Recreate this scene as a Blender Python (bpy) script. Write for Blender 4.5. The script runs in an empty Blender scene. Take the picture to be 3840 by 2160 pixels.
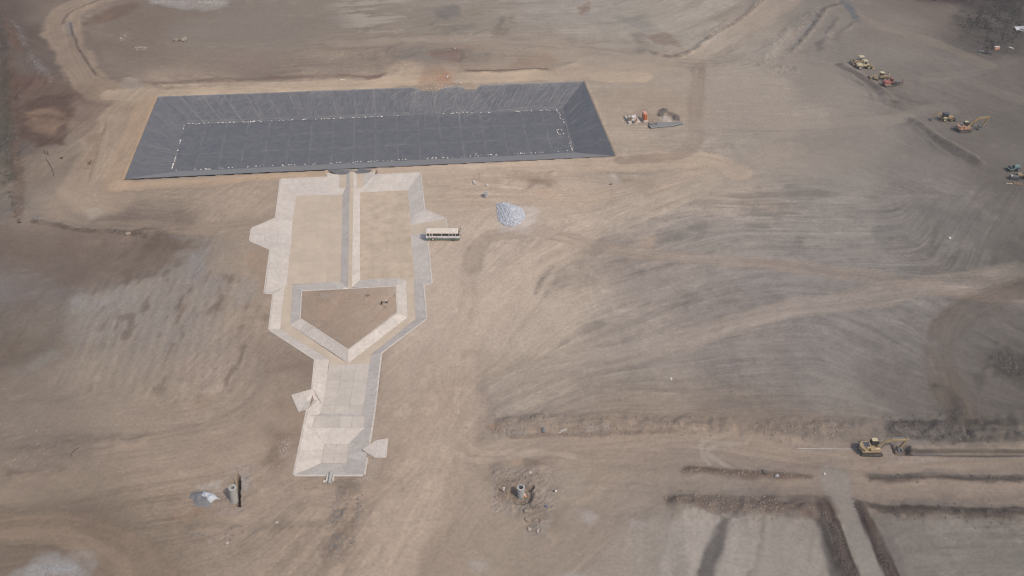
import bpy, math, random
import numpy as np
from mathutils import Vector, Matrix
R = math.radians
S = bpy.context.scene
COL = S.collection
# ------------------------------------------------------------------ camera
F_PX, PITCH, CAM_H = 3150.0, 41.3, 148.0
cd = bpy.data.cameras.new('camera'); cam = bpy.data.objects.new('camera', cd); COL.objects.link(cam)
cd.sensor_width = 36.0; cd.lens = 36.0*F_PX/3840.0; cd.clip_start = 1.0; cd.clip_end = 9000.0
cam.location = (0, 0, CAM_H); cam.rotation_euler = (R(90-PITCH), 0, 0)
S.camera = cam
# ------------------------------------------------------------------ light
SUN_EL = R(52); SX, SY = 0.76, -0.65
W = bpy.data.worlds.new('World'); S.world = W; W.use_nodes = True
wn = W.node_tree; sky = wn.nodes.new('ShaderNodeTexSky'); sky.sky_type = 'NISHITA'; sky.sun_disc = False
sky.sun_elevation = SUN_EL; sky.sun_rotation = math.atan2(SX, SY); sky.dust_density = 2.5; sky.air_density = 1.0
bg = wn.nodes['Background']; bg.inputs['Strength'].default_value = 0.15
wn.links.new(sky.outputs[0], bg.inputs['Color'])
sl = bpy.data.lights.new('sun', 'SUN'); sl.energy = 2.25; sl.angle = R(0.6); sl.color = (1.0, 0.93, 0.84)
sun = bpy.data.objects.new('sun', sl); COL.objects.link(sun)
sd = Vector((SX*math.cos(SUN_EL), SY*math.cos(SUN_EL), math.sin(SUN_EL)))
sun.rotation_euler = sd.to_track_quat('Z', 'Y').to_euler(); sun.location = sd*300
S.view_settings.view_transform = 'Standard'; S.view_settings.look = 'None'
S.view_settings.gamma = 1.0; S.view_settings.use_curve_mapping = False
S.view_settings.exposure = 0.12
S.cycles.filter_width = 1.15
# ------------------------------------------------------------------ mapping from photograph pixels to ground points
cs, sn = math.cos(R(PITCH)), math.sin(R(PITCH))
def P(px, py, z=0.0):
    u = (px-1920)/F_PX; v = (py-1080)/F_PX
    t = (CAM_H-z)/(sn+v*cs)
    return Vector((u*t, (cs-v*sn)*t, z))
def PA(pts, z=0.0):
    return np.array([P(a, b, z)[:2] for a, b in pts])
# ------------------------------------------------------------------ object helpers
def tag(o, label=None, cat=None, group=None, kind=None):
    for k, v in (('label', label), ('category', cat), ('group', group), ('kind', kind)):
        if v: o[k] = v
    return o
def empty(name, loc, rz=0.0, label=None, cat=None, group=None):
    o = bpy.data.objects.new(name, None); COL.objects.link(o); o.empty_display_size = .5
    o.location = loc; o.rotation_euler = (0, 0, rz)
    return tag(o, label, cat, group)
def mesh_obj(name, vs, fs, mat=None, parent=None, smooth=False):
    me = bpy.data.meshes.new(name); me.from_pydata([tuple(v) for v in vs], [], fs); me.update()
    if mat:
        for m in (mat if isinstance(mat, (list, tuple)) else [mat]): me.materials.append(m)
    if smooth: me.polygons.foreach_set('use_smooth', [True]*len(me.polygons))
    o = bpy.data.objects.new(name, me); COL.objects.link(o)
    if parent: o.parent = parent
    return o
def copy_tree(o, parent=None):
    c = o.copy(); COL.objects.link(c)
    if parent: c.parent = parent
    for ch in list(o.children): copy_tree(ch, c)
    return c
class MB:
    def __init__(s): s.v = []; s.f = []
    def add(s, vs, fs, M=None):
        n = len(s.v)
        s.v += [tuple(M @ Vector(v)) if M else tuple(v) for v in vs]
        s.f += [tuple(i+n for i in f) for f in fs]; return s
    def box(s, c, d, rot=None, taper=(1, 1)):
        x, y, z = d[0]/2, d[1]/2, d[2]/2; tx, ty = taper
        vs = [(-x,-y,-z),(x,-y,-z),(x,y,-z),(-x,y,-z),(-x*tx,-y*ty,z),(x*tx,-y*ty,z),(x*tx,y*ty,z),(-x*tx,y*ty,z)]
        M = Matrix.Translation(c)
        if rot: M = M @ (Matrix.Rotation(rot[2],4,'Z') @ Matrix.Rotation(rot[1],4,'Y') @ Matrix.Rotation(rot[0],4,'X'))
        return s.add(vs, [(0,3,2,1),(4,5,6,7),(0,1,5,4),(1,2,6,5),(2,3,7,6),(3,0,4,7)], M)
    def cyl(s, a, b, r, n=12, r2=None, caps=True):
        a = Vector(a); b = Vector(b); r2 = r if r2 is None else r2
        d = (b-a); q = d.to_track_quat('Z', 'Y').to_matrix().to_4x4(); L = d.length
        vs = [(r*math.cos(2*math.pi*i/n), r*math.sin(2*math.pi*i/n), 0) for i in range(n)] + [(r2*math.cos(2*math.pi*i/n), r2*math.sin(2*math.pi*i/n), L) for i in range(n)]
        fs = [(i, (i+1) % n, n+(i+1) % n, n+i) for i in range(n)]
        if caps: fs += [tuple(range(n-1, -1, -1)), tuple(range(n, 2*n))]
        return s.add(vs, fs, Matrix.Translation(a) @ q)
    def prism(s, prof, y0, y1):          # side profile in x,z swept across y
        n = len(prof)
        vs = [(x, y0, z) for x, z in prof]+[(x, y1, z) for x, z in prof]
        return s.add(vs, [tuple(range(n)), tuple(range(2*n-1, n-1, -1))]+[(i, i+n, (i+1) % n+n, (i+1) % n) for i in range(n)])
    def ring(s, c, ro, ri, h, n=24):     # hollow upright ring
        vs = []
        for rr, z in ((ro, 0), (ro, h), (ri, h), (ri, 0)):
            vs += [(c[0]+rr*math.cos(2*math.pi*i/n), c[1]+rr*math.sin(2*math.pi*i/n), c[2]+z) for i in range(n)]
        fs = []
        for k in range(4):
            a, b = k*n, ((k+1) % 4)*n
            fs += [(a+i, a+(i+1) % n, b+(i+1) % n, b+i) for i in range(n)]
        return s.add(vs, fs)
    def beam(s, a, b, w, h):             # square bar between two points
        a = Vector(a); b = Vector(b); d = b-a
        up = Vector((0, 0, 1)) if abs(d.normalized().z) < .95 else Vector((0, 1, 0))
        sx = d.cross(up).normalized()*w/2; sz = sx.cross(d).normalized()*h/2
        vs = [a-sx-sz, a+sx-sz, a+sx+sz, a-sx+sz, b-sx-sz, b+sx-sz, b+sx+sz, b-sx+sz]
        return s.add(vs, [(0,1,2,3),(7,6,5,4),(0,4,5,1),(1,5,6,2),(2,6,7,3),(3,7,4,0)])
    def obj(s, name, mat, parent=None, bevel=0, smooth=False):
        import bmesh
        me = bpy.data.meshes.new(name); me.from_pydata(s.v, [], s.f)
        b = bmesh.new(); b.from_mesh(me); bmesh.ops.recalc_face_normals(b, faces=b.faces); b.to_mesh(me); b.free()
        me.materials.append(mat)
        if smooth: me.polygons.foreach_set('use_smooth', [True]*len(me.polygons))
        o = bpy.data.objects.new(name, me); COL.objects.link(o)
        if parent: o.parent = parent
        if bevel:
            m = o.modifiers.new('bevel', 'BEVEL'); m.width = bevel; m.segments = 2; m.limit_method = 'ANGLE'
        return o
# ------------------------------------------------------------------ colours and materials
K_ALB = 0.80
def lin(c):
    c = np.asarray(c, float)/255.0
    return np.where(c <= .04045, c/12.92, ((c+.055)/1.055)**2.4)
def alb(*c): return tuple(lin(c)*K_ALB)
def mat(name, col, rough=.8, metal=0.0, var=.12, scale=3.0, spec=.3, dust=0.0, bump=0.0, rand=0.0):
    m = bpy.data.materials.new(name); m.use_nodes = True; nt = m.node_tree; N = nt.nodes; L = nt.links
    b = N['Principled BSDF']; b.inputs['Roughness'].default_value = rough; b.inputs['Metallic'].default_value = metal
    b.inputs['Specular IOR Level'].default_value = spec
    tc = N.new('ShaderNodeNewGeometry'); nz = N.new('ShaderNodeTexNoise'); nz.inputs['Scale'].default_value = scale
    nz.inputs['Detail'].default_value = 5; nz.inputs['Roughness'].default_value = .65
    L.new(tc.outputs['Position'], nz.inputs['Vector'])
    mr = N.new('ShaderNodeMapRange'); mr.inputs[1].default_value = .3; mr.inputs[2].default_value = .7
    mr.inputs[3].default_value = 1-var; mr.inputs[4].default_value = 1+var; L.new(nz.outputs['Fac'], mr.inputs[0])
    mx = N.new('ShaderNodeVectorMath'); mx.operation = 'SCALE'; mx.inputs[0].default_value = col[:3]
    last = mr.outputs[0]
    if rand:
        oi = N.new('ShaderNodeObjectInfo'); r2 = N.new('ShaderNodeMapRange'); r2.inputs[3].default_value = 1-rand; r2.inputs[4].default_value = 1+rand
        L.new(oi.outputs['Random'], r2.inputs[0]); mm = N.new('ShaderNodeMath'); mm.operation = 'MULTIPLY'
        L.new(last, mm.inputs[0]); L.new(r2.outputs[0], mm.inputs[1]); last = mm.outputs[0]
    L.new(last, mx.inputs['Scale']); out = mx.outputs[0]
    if dust:
        n2 = N.new('ShaderNodeTexNoise'); n2.inputs['Scale'].default_value = 1.3; n2.inputs['Detail'].default_value = 4
        L.new(tc.outputs['Position'], n2.inputs['Vector'])
        m2 = N.new('ShaderNodeMapRange'); m2.inputs[1].default_value = .35; m2.inputs[2].default_value = .75; m2.inputs[4].default_value = dust
        L.new(n2.outputs['Fac'], m2.inputs[0])
        mix = N.new('ShaderNodeMix'); mix.data_type = 'RGBA'; L.new(m2.outputs[0], mix.inputs['Factor'])
        L.new(out, mix.inputs['A']); mix.inputs['B'].default_value = (*alb(176, 154, 132), 1); out = mix.outputs['Result']
    L.new(out, b.inputs['Base Color'])
    if bump:
        bp = N.new('ShaderNodeBump'); bp.inputs['Strength'].default_value = .6; bp.inputs['Distance'].default_value = bump
        L.new(nz.outputs['Fac'], bp.inputs['Height']); L.new(bp.outputs[0], b.inputs['Normal'])
    return m
M = {}
M['conc'] = mat('grey_concrete', alb(211, 200, 187), .9, var=.09, scale=.5, rand=.06, bump=.01, dust=.35)
M['concd'] = mat('dusty_concrete', alb(202, 183, 160), .95, var=.09, scale=.3, rand=.025, bump=.01)
M['concm'] = mat('lower_pool_concrete', alb(206, 194, 179), .9, var=.09, scale=.45, rand=.045, bump=.01, dust=.25)
M['concd2'] = mat('stained_dusty_concrete', alb(196, 175, 151), .95, var=.17, scale=.32, rand=.03, bump=.01)
M['pipec'] = mat('pipe_concrete', alb(178, 173, 166), .9, var=.08, scale=1.2)
M['greymetal'] = mat('grey_steel', alb(120, 124, 126), .5, .3, dust=.3)
M['yellow'] = mat('yellow_paint', alb(174, 141, 90), .5, dust=.45, var=.1)
M['tanyel'] = mat('faded_yellow_paint', alb(176, 153, 114), .5, dust=.45)
M['pale'] = mat('pale_yellow_paint', alb(206, 192, 152), .5, dust=.25)
M['orangetan'] = mat('faded_orange_paint', alb(190, 142, 114), .5, dust=.3)
M['red'] = mat('faded_red_paint', alb(158, 88, 78), .5, dust=.25)
M['orange'] = mat('orange_plastic', alb(200, 110, 60), .5)
M['orangetop'] = mat('faded_orange_lid', alb(222, 160, 132), .6)
M['white'] = mat('white_paint', alb(232, 226, 222), .4, dust=.08)
M['beige'] = mat('beige_roof_paint', alb(230, 214, 194), .55, var=.04, dust=.12)
M['green'] = mat('green_paint', alb(104, 124, 104), .45, dust=.25)
M['stripe'] = mat('olive_grey_paint', alb(120, 122, 106), .5, dust=.15)
M['black'] = mat('black_rubber', alb(56, 53, 51), .8, dust=.25)
M['track'] = mat('track_steel', alb(84, 80, 77), .7, dust=.4, scale=6)
M['dark'] = mat('dark_steel', alb(48, 46, 46), .6, dust=.2)
M['glass'] = mat('dark_glass', alb(58, 58, 60), .12, spec=.6, var=.02)
M['engine'] = mat('engine_deck', alb(72, 74, 84), .5, dust=.2, scale=5)
M['bag'] = mat('white_sandbag', alb(236, 226, 214), .9, var=.15, scale=4)
M['block'] = mat('pale_block', alb(206, 195, 184), .9)
M['skin'] = mat('skin', alb(176, 130, 100), .7)
M['helmet'] = mat('white_helmet', alb(240, 234, 226), .4, var=.02)
M['pinkwhite'] = mat('pale_work_clothes', alb(214, 192, 178), .9)
M['darkcloth'] = mat('dark_clothes', alb(70, 58, 54), .9)
M['orangecloth'] = mat('orange_vest', alb(232, 164, 96), .8)
M['salmon'] = mat('salmon_vest', alb(222, 158, 128), .8)
M['bark'] = mat('bare_bark', alb(60, 52, 48), .95, var=.25)
M['twig'] = mat('dry_twigs', alb(80, 71, 65), .95, var=.25)
M['heaprock'] = mat('pale_grey_stone', alb(196, 197, 200), .95, var=.2, scale=1.6)
M['greyrock'] = mat('grey_rock', alb(168, 167, 167), .95, var=.22, scale=1.6)
M['tanrock'] = mat('tan_rock', alb(152, 136, 120), .95, var=.25, scale=1.2)
M['darkrock'] = mat('dark_rubble', alb(106, 96, 88), .95, var=.25, scale=1.2)
M['paleclod'] = mat('pale_clods', alb(186, 172, 158), .95, var=.2, scale=1.2)
M['greycl'] = mat('grey_clods', alb(132, 126, 120), .95, var=.25, scale=1.2)
M['wetgrey'] = mat('wet_grey_sand', alb(126, 124, 122), .95, var=.1, bump=.05)
M['leaf'] = mat('weed_leaves', alb(88, 90, 66), .9, var=.3)
M['chalk'] = mat('chalk_powder', alb(186, 180, 172), .95, var=.2, scale=2)
M['bluep'] = mat('blue_plastic', alb(84, 112, 152), .5)
M['teal'] = mat('teal_paint', alb(110, 140, 138), .5, dust=.2)
M['tarp'] = mat('white_tarp', alb(190, 188, 186), .7, var=.2, scale=1)
M['wood'] = mat('timber', alb(150, 122, 96), .9)

# ------------------------------------------------------------------ thin dust haze over the site
def haze():
    v = MB().box((0, 1000, 74.5), (5000, 6000, 161)).obj('haze', M['chalk']); v.data.materials.clear()
    m = bpy.data.materials.new('dust_haze'); m.use_nodes = True; nt = m.node_tree; nt.nodes.remove(nt.nodes['Principled BSDF'])
    pv = nt.nodes.new('ShaderNodeVolumePrincipled'); pv.inputs['Density'].default_value = HAZE; pv.inputs['Color'].default_value = (.96, .93, .89, 1); pv.inputs['Anisotropy'].default_value = .2
    nt.links.new(pv.outputs[0], nt.nodes['Material Output'].inputs['Volume']); v.data.materials.append(m); tag(v, kind='stuff'); return v
HAZE = 0.00030
# ------------------------------------------------------------------ terrain rasters
rng = np.random.default_rng(7)
def hashn(ix, iy, s):
    h = (ix.astype(np.int64)*374761393 + iy.astype(np.int64)*668265263 + s*2147483647) & 0xffffffff
    h = ((h ^ (h >> 13))*1274126177) & 0xffffffff
    h = (h ^ (h >> 16)) & 0xffffffff
    return (h.astype(np.float64)/0xffffffff).astype(np.float32)*2-1
def vn(X, Y, sc, s):
    x = X/sc; y = Y/sc; ix = np.floor(x); iy = np.floor(y); fx = x-ix; fy = y-iy
    fx = fx*fx*(3-2*fx); fy = fy*fy*(3-2*fy)
    a = hashn(ix, iy, s); b = hashn(ix+1, iy, s); c = hashn(ix, iy+1, s); d = hashn(ix+1, iy+1, s)
    return a*(1-fx)*(1-fy)+b*fx*(1-fy)+c*(1-fx)*fy+d*fx*fy
def fbm(X, Y, sc, s, o=4):
    t = 0; a = 1; n = 0
    for k in range(o):
        t = t+a*vn(X, Y, sc/2**k, s+k*17); n += a; a *= .55
    return t/n*1.6
def ss(x, a, b):
    t = np.clip((x-a)/(b-a), 0, 1); return t*t*(3-2*t)
def spline(pts, k=8):
    p = np.array(pts, float)
    if len(p) < 3: return p
    q = np.vstack([2*p[0]-p[1], p, 2*p[-1]-p[-2]]); out = []
    for i in range(1, len(q)-2):
        for t in np.linspace(0, 1, k, endpoint=False):
            out.append(.5*((2*q[i])+(-q[i-1]+q[i+1])*t+(2*q[i-1]-5*q[i]+4*q[i+1]-q[i+2])*t*t+(-q[i-1]+3*q[i]-3*q[i+1]+q[i+2])*t**3))
    out.append(p[-1]); return np.array(out)
def sdf(poly, X, Y):                 # signed distance, positive inside
    d = np.full(X.shape, 1e9, np.float32); ins = np.zeros(X.shape, bool); n = len(poly)
    for i in range(n):
        ax, ay = poly[i]; bx, by = poly[(i+1) % n]; ex, ey = bx-ax, by-ay
        wx = X-ax; wy = Y-ay; t = np.clip((wx*ex+wy*ey)/(ex*ex+ey*ey+1e-9), 0, 1)
        d = np.minimum(d, (wx-ex*t)**2+(wy-ey*t)**2)
        c = ((ay > Y) != (by > Y)) & (X < ex*(Y-ay)/(ey+1e-12)+ax)
        ins ^= c
    d = np.sqrt(d); return np.where(ins, d, -d)
def line_d(path, X, Y):              # distance, signed side offset, direction angle, arclength fraction
    bd = np.full(X.shape, 1e9, np.float32); so = np.zeros(X.shape, np.float32); an = np.zeros(X.shape, np.float32); al = np.zeros(X.shape, np.float32)
    L = np.r_[0, np.cumsum(np.hypot(*np.diff(path, axis=0).T))]
    for i in range(len(path)-1):
        ax, ay = path[i]; bx, by = path[i+1]; ex, ey = bx-ax, by-ay; l2 = ex*ex+ey*ey+1e-9
        wx = X-ax; wy = Y-ay; t = np.clip((wx*ex+wy*ey)/l2, 0, 1)
        d = np.hypot(wx-ex*t, wy-ey*t); m = d < bd
        bd = np.where(m, d, bd); s = (ex*wy-ey*wx)/math.sqrt(l2)
        so = np.where(m, np.sign(s)*d, so); an = np.where(m, math.atan2(ey, ex), an); al = np.where(m, L[i]+t*(L[i+1]-L[i]), al)
    return bd, so, an, al/L[-1]
# grid of the worked ground
gx = np.arange(-252, 252.01, .47)
ys = [56.0]
while ys[-1] < 372: ys.append(ys[-1]+.30+.36*(ys[-1]-56)/316)
gy = np.array(ys)
NX, NY = len(gx), len(gy)
X, Y = np.meshgrid(gx, gy); X = X.astype(np.float32); Y = Y.astype(np.float32)
def bbox_idx(pts, pad):
    x0, y0 = pts.min(0)-pad; x1, y1 = pts.max(0)+pad
    i0, i1 = np.searchsorted(gx, [x0, x1]); j0, j1 = np.searchsorted(gy, [y0, y1])
    return slice(max(j0-1, 0), min(j1+1, NY)), slice(max(i0-1, 0), min(i1+1, NX))
WX = fbm(X, Y, 9, 3, 4)*1.0; WY = fbm(X, Y, 9, 91, 4)*1.0
WX2 = fbm(X, Y, 45, 5, 3)*14; WY2 = fbm(X, Y, 45, 55, 3)*10
# base soil colours, sampled by eye, lens vignette kept in toward right and corners
base_pts = [
(50,100,96,80,70),(250,60,130,115,101),(260,260,128,114,101),(500,100,122,108,95),(500,220,128,114,101),(900,130,132,121,109),(900,250,134,119,106),(1300,60,133,121,108),
(1300,200,138,123,109),(1800,60,147,136,123),(1650,120,140,129,116),(2200,60,155,146,135),(2500,100,160,150,137),(2800,60,154,142,128),(3100,80,134,125,115),(3300,90,126,116,106),(3450,40,112,100,90),(3700,20,70,60,54),(3750,140,94,86,79),
(60,300,104,80,68),(130,230,108,94,84),(200,400,104,84,73),(350,430,144,126,108),(700,330,158,140,122),(1200,310,162,144,126),(1700,260,152,134,117),(2000,270,160,144,127),(2300,300,168,153,137),(2700,300,160,148,134),(3000,300,142,132,122),(3250,180,130,121,112),(3500,260,118,109,101),(3760,320,106,98,90),
(40,560,96,84,76),(180,600,128,113,98),(300,560,144,128,112),(430,600,152,134,116),(2400,420,164,147,130),(2450,560,172,156,139),(2750,420,156,144,131),(2800,560,158,147,134),(3150,500,138,129,120),(3500,560,116,109,101),(3780,520,104,97,90),
(50,740,112,104,97),(250,720,154,137,120),(600,740,152,136,119),(900,720,166,148,130),(1700,700,184,165,146),(2100,700,184,165,146),(2600,680,172,157,141),(3000,700,146,138,129),(3400,700,128,121,113),(3780,720,106,99,92),
(60,880,112,98,88),(300,890,118,104,93),(600,870,126,110,98),(860,880,158,141,124),(1700,920,190,172,155),(2100,900,184,166,149),(2400,900,162,149,136),(2700,900,152,143,134),(3100,900,142,135,127),(3500,900,124,118,111),(3790,920,104,98,91),
(80,1020,118,111,106),(350,1020,112,98,88),(640,1010,134,124,113),(900,1010,154,138,122),(1750,1080,190,173,155),(2150,1060,176,160,144),(2450,1100,152,141,131),(2850,1080,146,138,131),(3300,1080,132,126,119),(3700,1100,108,101,94),
(80,1160,122,112,103),(400,1180,150,139,127),(700,1200,154,140,126),(950,1150,156,139,122),(1700,1250,184,167,150),(2000,1250,180,164,147),(2300,1250,160,148,136),(2700,1250,144,134,127),(3100,1250,134,127,121),(3450,1300,122,116,110),(3750,1350,98,91,84),
(80,1330,118,106,93),(400,1400,152,138,123),(800,1380,160,144,129),(1060,1390,146,130,115),(1600,1400,182,164,147),(1900,1450,168,152,136),(2300,1420,152,141,130),(2700,1420,140,131,124),(3100,1430,128,121,114),(3500,1450,112,105,98),(3790,1480,98,91,84),
(100,1540,132,119,106),(500,1540,156,140,124),(800,1500,160,143,126),(1050,1560,156,138,121),(1550,1600,176,158,140),(1900,1560,158,145,131),(2300,1650,158,141,124),(2800,1650,142,128,114),(3150,1650,128,117,107),(3700,1700,104,97,88),
(100,1720,128,114,101),(500,1720,154,137,121),(850,1720,162,144,127),(1500,1780,168,150,133),(1800,1780,158,142,126),(2200,1780,158,144,129),(2700,1830,138,127,116),(3100,1830,124,113,105),(3700,1850,102,95,88),
(100,1900,130,116,101),(500,1880,150,133,116),(1000,1900,160,143,126),(1500,2000,156,139,122),(1900,2020,158,143,127),(2300,2000,156,143,129),(2550,2000,152,143,132),(2800,2050,138,130,121),(3000,2080,134,127,119),(3250,2050,114,108,101),(3600,2050,112,107,100),
(60,2120,118,103,89),(400,2120,138,122,106),(900,2100,150,134,118),(1400,2120,152,136,120)]
bp = np.array(base_pts, float); bxy = PA(bp[:, :2]); bcol = lin(bp[:, 2:])
Xs, Ys = X+WX2*.9, Y+WY2*.9
# the interpolation is done on a coarse lattice and read back bilinearly
cx = np.arange(-290, 291, 4.0); cy = np.arange(20, 421, 4.0); CX, CY = np.meshgrid(cx, cy)
num = np.zeros(CX.shape+(3,)); den = np.zeros(CX.shape)
for (qx, qy), c in zip(bxy, bcol):
    w = 1/(((CX-qx)**2+(1.25*(CY-qy))**2)/64+1)**2.2
    num += w[..., None]*c; den += w
cgrid = num/den[..., None]
def bil(G, x0, y0, st, x, y):
    fx = np.clip((x-x0)/st, 0, G.shape[1]-1.001); fy = np.clip((y-y0)/st, 0, G.shape[0]-1.001)
    i = fx.astype(int); j = fy.astype(int); fx = fx-i; fy = fy-j
    if G.ndim == 3: fx = fx[..., None]; fy = fy[..., None]
    return G[j, i]*(1-fx)*(1-fy)+G[j, i+1]*fx*(1-fy)+G[j+1, i]*(1-fx)*fy+G[j+1, i+1]*fx*fy
C = bil(cgrid, -290, 20, 4.0, Xs, Ys).astype(np.float32)
H = np.zeros_like(X); PEB = np.zeros_like(X); SMO = np.zeros_like(X)
# direction in which graders and lorries have dragged the soil
flow_pts = [(300,1150,88),(600,1200,88),(800,1400,80),(420,1350,88),(150,1000,5),(100,860,-8),(200,1650,8),(400,1850,16),(900,1650,50),(1700,1300,68),(1500,1900,62),(1900,1900,50),(1800,700,0),(1000,150,4),(600,250,-25),
(2600,450,-2),(2900,350,-3),(2300,1000,28),(2400,1200,30),(2900,1400,4),(2600,1300,12),(3200,1000,-10),(3500,1300,-50),(3350,1400,-35),(3300,200,-32),(3500,600,-45),(2800,100,45),(2750,2050,80),(2950,2050,70),(3600,2100,0),(3600,1850,0),(3600,1700,0),(450,450,72),(100,500,85),(2300,1650,0),(2000,200,6),(1500,100,15),(1700,900,70),(2000,1500,25),(3750,900,45),(3700,300,-50)]
fp = np.array(flow_pts, float); fxy = PA(fp[:, :2])
n1 = np.zeros(CX.shape+(2,)); den = np.zeros(CX.shape)
for (qx, qy), a in zip(fxy, np.radians(fp[:, 2])):
    w = 1/(((CX-qx)**2+(CY-qy)**2)/100+1)**2.5
    n1[..., 0] += w*math.cos(2*a); n1[..., 1] += w*math.sin(2*a); den += w
n1 /= den[..., None]
FL = bil(n1, -290, 20, 4.0, X+WX2, Y+WY2)
tw = fbm(X, Y, 60, 400, 2)*.35
c2 = FL[..., 0]*np.cos(tw)-FL[..., 1]*np.sin(tw); s2 = FL[..., 0]*np.sin(tw)+FL[..., 1]*np.cos(tw)
# tracks: path in photo pixels, half width m, colour, strength, rut strength
tracks = [
([(500,-40),(348,0),(262,35),(238,60),(232,110),(262,180),(300,250),(350,315),(420,350),(520,358)], 7, (156,136,116), .8, .5),
([(420,352),(600,352),(900,340),(1280,322),(1500,305),(1777,293),(2200,283),(2400,290)], 4.4, (192,170,146), .8, .6),
([(520,358),(460,420),(400,520),(340,640),(300,720),(420,760)], 7, (170,150,129), .6, .6),
([(560,385),(520,480),(450,640),(440,690)], 4.5, (172,148,124), .8, .6),
([(440,694),(700,688),(1000,655),(1230,650)], 2.8, (182,158,133), .8, .4),
([(1420,640),(1800,632),(2320,606),(2600,600),(2760,640)], 5.5, (190,168,146), .7, .6),
([(2625,240),(2618,300),(2608,440),(2596,540),(2540,580),(2450,592),(2330,600)], 2.4, (146,129,113), .7, .8),
([(3000,-40),(2933,0),(2759,110),(2620,200),(2480,240),(2300,262),(2150,270)], 7.5, (170,152,134), .6, .8),
([(3540,405),(3405,432),(3200,480),(2980,556)], 5, (137,127,117), .45, .5),
([(2980,556),(2759,646),(2600,700),(2500,745)], 5, (162,148,133), .45, .5),
([(2640,680),(2560,712),(2560,712),(2274,839),(2145,909),(1976,1008),(1827,1142),(1752,1242),(1678,1366),(1640,1600),(1560,1850),(1440,2180)], 6, (184,166,148), .55, .7),
([(3405,440),(3000,470),(2600,470),(2500,500)], 3, (160,148,134), .35, .5),
([(2600,640),(2274,730),(2100,740),(1700,735)], 4, (186,164,142), .4, .5),
([(1740,1240),(1765,1040),(1780,960)], 2.2, (172,154,137), .4, .8),
([(1772,1000),(1779,945),(1837,890),(1951,866),(2075,879),(2224,919),(2473,962),(2808,983),(3057,1008),(3305,1043),(3554,1093),(3840,1112)], 2.6, (157,139,123), .6, .9),
([(3840,1010),(3600,1050),(3206,1120),(2908,1170),(2610,1262),(2300,1340),(2025,1391),(1830,1480),(1740,1600)], 3.6, (166,152,138), .5, .9),
([(3206,1117),(3400,1080),(3650,1080),(3840,1130)], 4.5, (140,129,119), .5, .8),
([(3840,1762),(3206,1768),(2760,1700),(2560,1668),(2025,1672),(1860,1650),(1770,1590),(1740,1480)], 6, (160,142,126), .5, .7),
([(3840,1700),(3200,1710),(2700,1640),(2100,1650),(1900,1690),(1700,1760)], 4, (164,146,129), .5, .7),
([(3840,1845),(3206,1852),(2800,1850),(2560,1820),(2350,1850),(2200,1960),(2125,2061),(1976,2170)], 6, (146,131,117), .55, .9),
([(-40,1975),(149,1972),(348,2001),(497,2071),(620,2190)], 3.2, (134,116,99), .7, 1.0),
([(-40,2010),(149,2010),(300,2040),(430,2110),(500,2190)], 2.0, (146,128,110), .6, .9),
([(-40,1800),(400,1752),(800,1690),(1080,1590),(1060,1480)], 7, (160,142,125), .5, .5),
([(-40,1560),(400,1580),(700,1560),(900,1480),(960,1380)], 4, (146,131,116), .4, .5),
([(1700,1400),(1680,1600),(1640,1760),(1500,2000),(1380,2180)], 8, (176,157,139), .45, .6),
([(1640,1480),(1560,1640),(1500,1760),(1400,1830),(1180,1850)], 4, (170,150,132), .4, .5),
([(1250,165),(1480,152),(1800,152),(2000,160),(2240,190),(2450,225),(2650,240)], 3.6, (158,143,127), .6, .6),
([(1490,230),(1462,205),(1470,175),(1500,160)], 1.5, (112,104,96), .5, .5),
([(3840,1070),(3703,1118),(3579,1192),(3532,1291),(3554,1436),(3600,1580)], 4, (104,91,80), .6, .7),
([(3400,150),(3550,260),(3700,330),(3840,380)], 3, (128,118,107), .35, .7),
([(3840,200),(3720,250),(3500,290),(3350,260)], 3, (124,116,106), .4, .5),
([(3110,-20),(3230,60),(3330,110),(3480,150),(3700,240)], 3.5, (140,127,113), .5, .5),
([(2660,1740),(2630,1690),(2650,1650),(2740,1630)], .5, (176,164,150), .6, .2),
([(2740,1760),(2660,1700),(2680,1670),(2800,1662)], .5, (176,164,150), .6, .2),
([(1700,1690),(1760,1720),(1850,1728),(2000,1700),(2150,1710)], .6, (184,166,148), .6, .2),
([(1715,1630),(1790,1690),(1880,1700),(2010,1690)], .6, (184,166,148), .5, .2),
([(200,1980),(330,2120),(360,2190)], 2, (140,122,105), .4, .6),
([(1150,480),(600,760)], .1, (150,134,117), .0, .0),
([(180,800),(330,850),(560,850),(820,860),(960,850)], 3, (150,133,116), .5, .6),
([(3500,1290),(3380,1200),(3200,1170)], 1.5, (134,126,119), .4, .5),
([(3130,1780),(3150,1870),(3200,1990),(3280,2190)], 2.75, (146,139,130), .95, .2),
([(2720,1960),(2670,2190)], 4, (146,139,131), .7, .8),
([(2830,1970),(2820,2190)], 5, (148,139,129), .6, .8),
]
RUT = np.zeros_like(X)
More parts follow.
